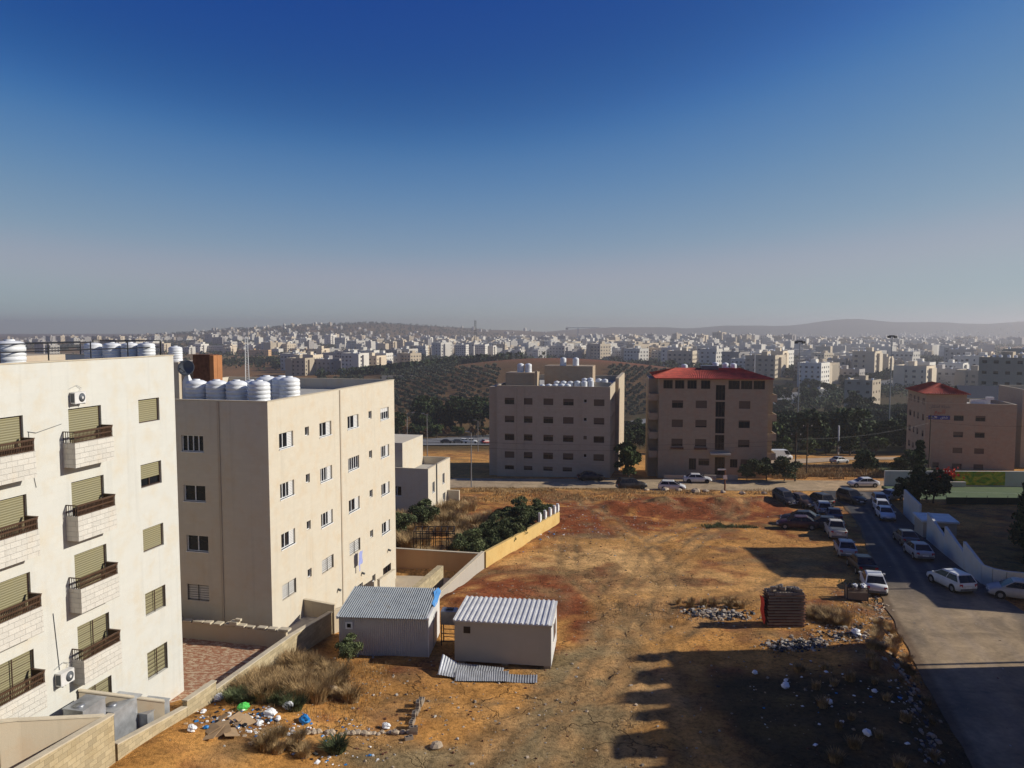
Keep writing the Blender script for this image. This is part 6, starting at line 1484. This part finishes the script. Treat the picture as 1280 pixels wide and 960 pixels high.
zone(.20,.35,720,1150,30,'pale house of the dense quarter above the red roof end','houses of the quarter above the red roof',26,seed=2)
zone(.14,.24,1050,1500,24,'pale house just above the middle of the red roof','houses above the middle of the red roof',26,seed=3)
zone(.38,.62,620,1050,34,'pale house below the wooded ridge at the right','houses below the wooded ridge at the right',26,seed=4)
zone(.02,.22,1180,1750,42,'pale house in the band above the brown hillside field','houses above the brown hillside field',27,seed=5)
zone(-.12,.02,1200,1900,26,'white apartment house left of the tall antenna tower','houses around the antenna tower',30,seed=6)
zone(-.29,-.13,820,1080,20,'apartment house just above the cream block roof','houses just above the cream block roof',26,seed=7)
zone(-.65,-.28,1500,2600,34,'small pale house in the haze above the balcony block roof','houses in the haze above the balcony block',40,seed=8)
zone(-.30,-.02,1700,2900,32,'small pale house on the plain below the left hills','houses on the plain below the left hills',42,seed=9)
zone(.36,.60,1700,2450,30,'small pale house on the light ridge at the right','houses on the light ridge at the right',34,seed=10)
zone(.0,.36,1900,3000,26,'small pale house near the horizon in the centre','houses near the horizon in the centre',45,seed=12)
o=place_house(-.335*1450,1450,[LONG[0]],'long ochre building leftmost of the two behind the lattice mast',None,1.,-.1)
o=place_house(-.268*1480,1480,[LONG[0]],'long ochre building right of the other one behind the lattice mast',None,1.,-.05)
place_house(-.38*1650,1650,[LONG[2]],'long pale hall with a rounded roof line left of the ochre buildings',None,1.25,-.1)
for i,(t,y,k,l) in enumerate([(-.215,905,1,'tall shaded grey block nearest the cream block roof'),(-.185,930,0,'white balcony block right of the tall shaded one'),(-.155,960,1,'grey block with dark end behind the white roof tanks'),(-.065,1250,0,'white tower block left of the antenna tower'),(-.04,1290,0,'slim white tower block under the antenna tower'),(.175,1500,2,'tall cream tower over the red roof'),(.19,1580,0,'pair of pale towers over the red roof, right one'),(.345,1900,2,'tall blunt block on the skyline left of the floodlight masts'),(-.60,2200,1,'tall grey block on the far left skyline'),(-.54,2150,2,'twin topped block on the far left skyline')]): place_house(t*y,y,[TALL[k]],l,None,1.,-.25)
# walled yards below the olive hill on the left
m=MB(); 
for i in range(7): m.box((i*4.9,0,-3),(i*4.9+4.3,.5,3.4))
tag(m.build('orchard_wall',['far_cream'],None,(-.17*640,640,hz(-92,640)-.6),.10),'long pale panelled wall at the upper left edge of the orchard','wall')
# tower crane and hundreds more houses farther off
cr=empty('tower_crane',(150,1750,hz(150,1750)),-.05,'distant tower crane with a long level jib on the skyline','crane')
m=MB(); m.box((-1,-1,0),(1,1,52)); m.build('mast',['galvanised'],cr); m=MB(); m.box((-28,-.8,50.2),(48,.8,51.8)); m.build('jib',['white_sheet'],cr); m=MB(); m.box((-28,-1.2,47),(-22,1.2,50)); m.build('counterweight',['concrete'],cr)
m=MB(); rr=random.Random(77)
def far_boxes(spots):
    for t0,t1,y0,y1,n in spots:
        for _ in range(n):
            y=y0*(y1/y0)**rr.random(); x=y*rr.uniform(t0,t1)
            if fbm(x,y,500,3,88)<-.2: continue
            z=hz(x,y); k_=.62 if y>2700 else 1.; w_=rr.uniform(6,13)*k_; d=rr.uniform(6,10)*k_; h=rr.choice((9,12,12,15,18,24))*k_; T=Matrix.Translation((x,y,z))@Matrix.Rotation(rr.uniform(-1.1,-.3),4,'Z'); mi=rr.choice((0,0,0,1,2)); m.box((-w_,-d,-6),(w_,d,h),mi,T,skip='b'); m.box((-3*k_,-2*k_,h),(2*k_,3*k_,h+2.6*k_),mi,T,skip='b')
far_boxes([(-.66,-.3,2500,3600,150),(-.42,.0,2700,3500,230),(-.36,-.02,3500,4100,40),(-.02,.40,2300,4200,330),(.36,.66,2300,4600,330),(.5,.66,4400,5000,60),(-.1,.3,1400,2400,420),(.3,.62,1200,2300,420),(-.35,-.02,1500,2500,120)])
tag(m.build('distant_houses',['far_white','far_cream','far_grey']),'hundreds of tiny pale houses scattered over the far plain and hillsides',kind='stuff')
# ---------------- haze: one closed box of even air round camera and scene
hm=bpy.data.materials.new('haze'); hm.use_nodes=True; n=hm.node_tree; n.nodes.clear(); ou=n.nodes.new('ShaderNodeOutputMaterial'); pv=n.nodes.new('ShaderNodeVolumePrincipled'); pv.inputs['Density'].default_value=HAZE_D; pv.inputs['Color'].default_value=(.75,.74,.77,1); pv.inputs['Anisotropy'].default_value=.4
n.links.new(pv.outputs[0],ou.inputs['Volume']); M['haze']=hm
m=MB(); m.box((-5400,-200,-60),(5400,7200,GMAX+3)); tag(m.build('haze',['haze']),'thin dusty haze over the city',kind='stuff')
# ---------------- labels of look-alikes: say each one's place in its row
def ordinal(n): return '%d%s'%(n,'th' if 10<n%100<14 else {1:'st',2:'nd',3:'rd'}.get(n%10,'th'))
SAME={}
for o in bpy.data.objects:
    if o.parent is None and o.get('label') and o.get('category'): SAME.setdefault(o['label'],[]).append(o)
for l,os_ in SAME.items():
    if 2<=len(os_)<=75:
        os_.sort(key=lambda o:o.location.x/max(1,o.location.y)); n=len(os_)
        for i,o in enumerate(os_):
            o['label']=l+', '+('leftmost' if i==0 else 'rightmost' if i==n-1 else 'middle one' if n==3 else ordinal(i+1)+' from left')
            if not o.get('group'): o['group']=l.split(',')[0]

for o in bpy.data.objects:
    if o.get('label') and len(o['label'].split())>16: print('LONG',o['label'])
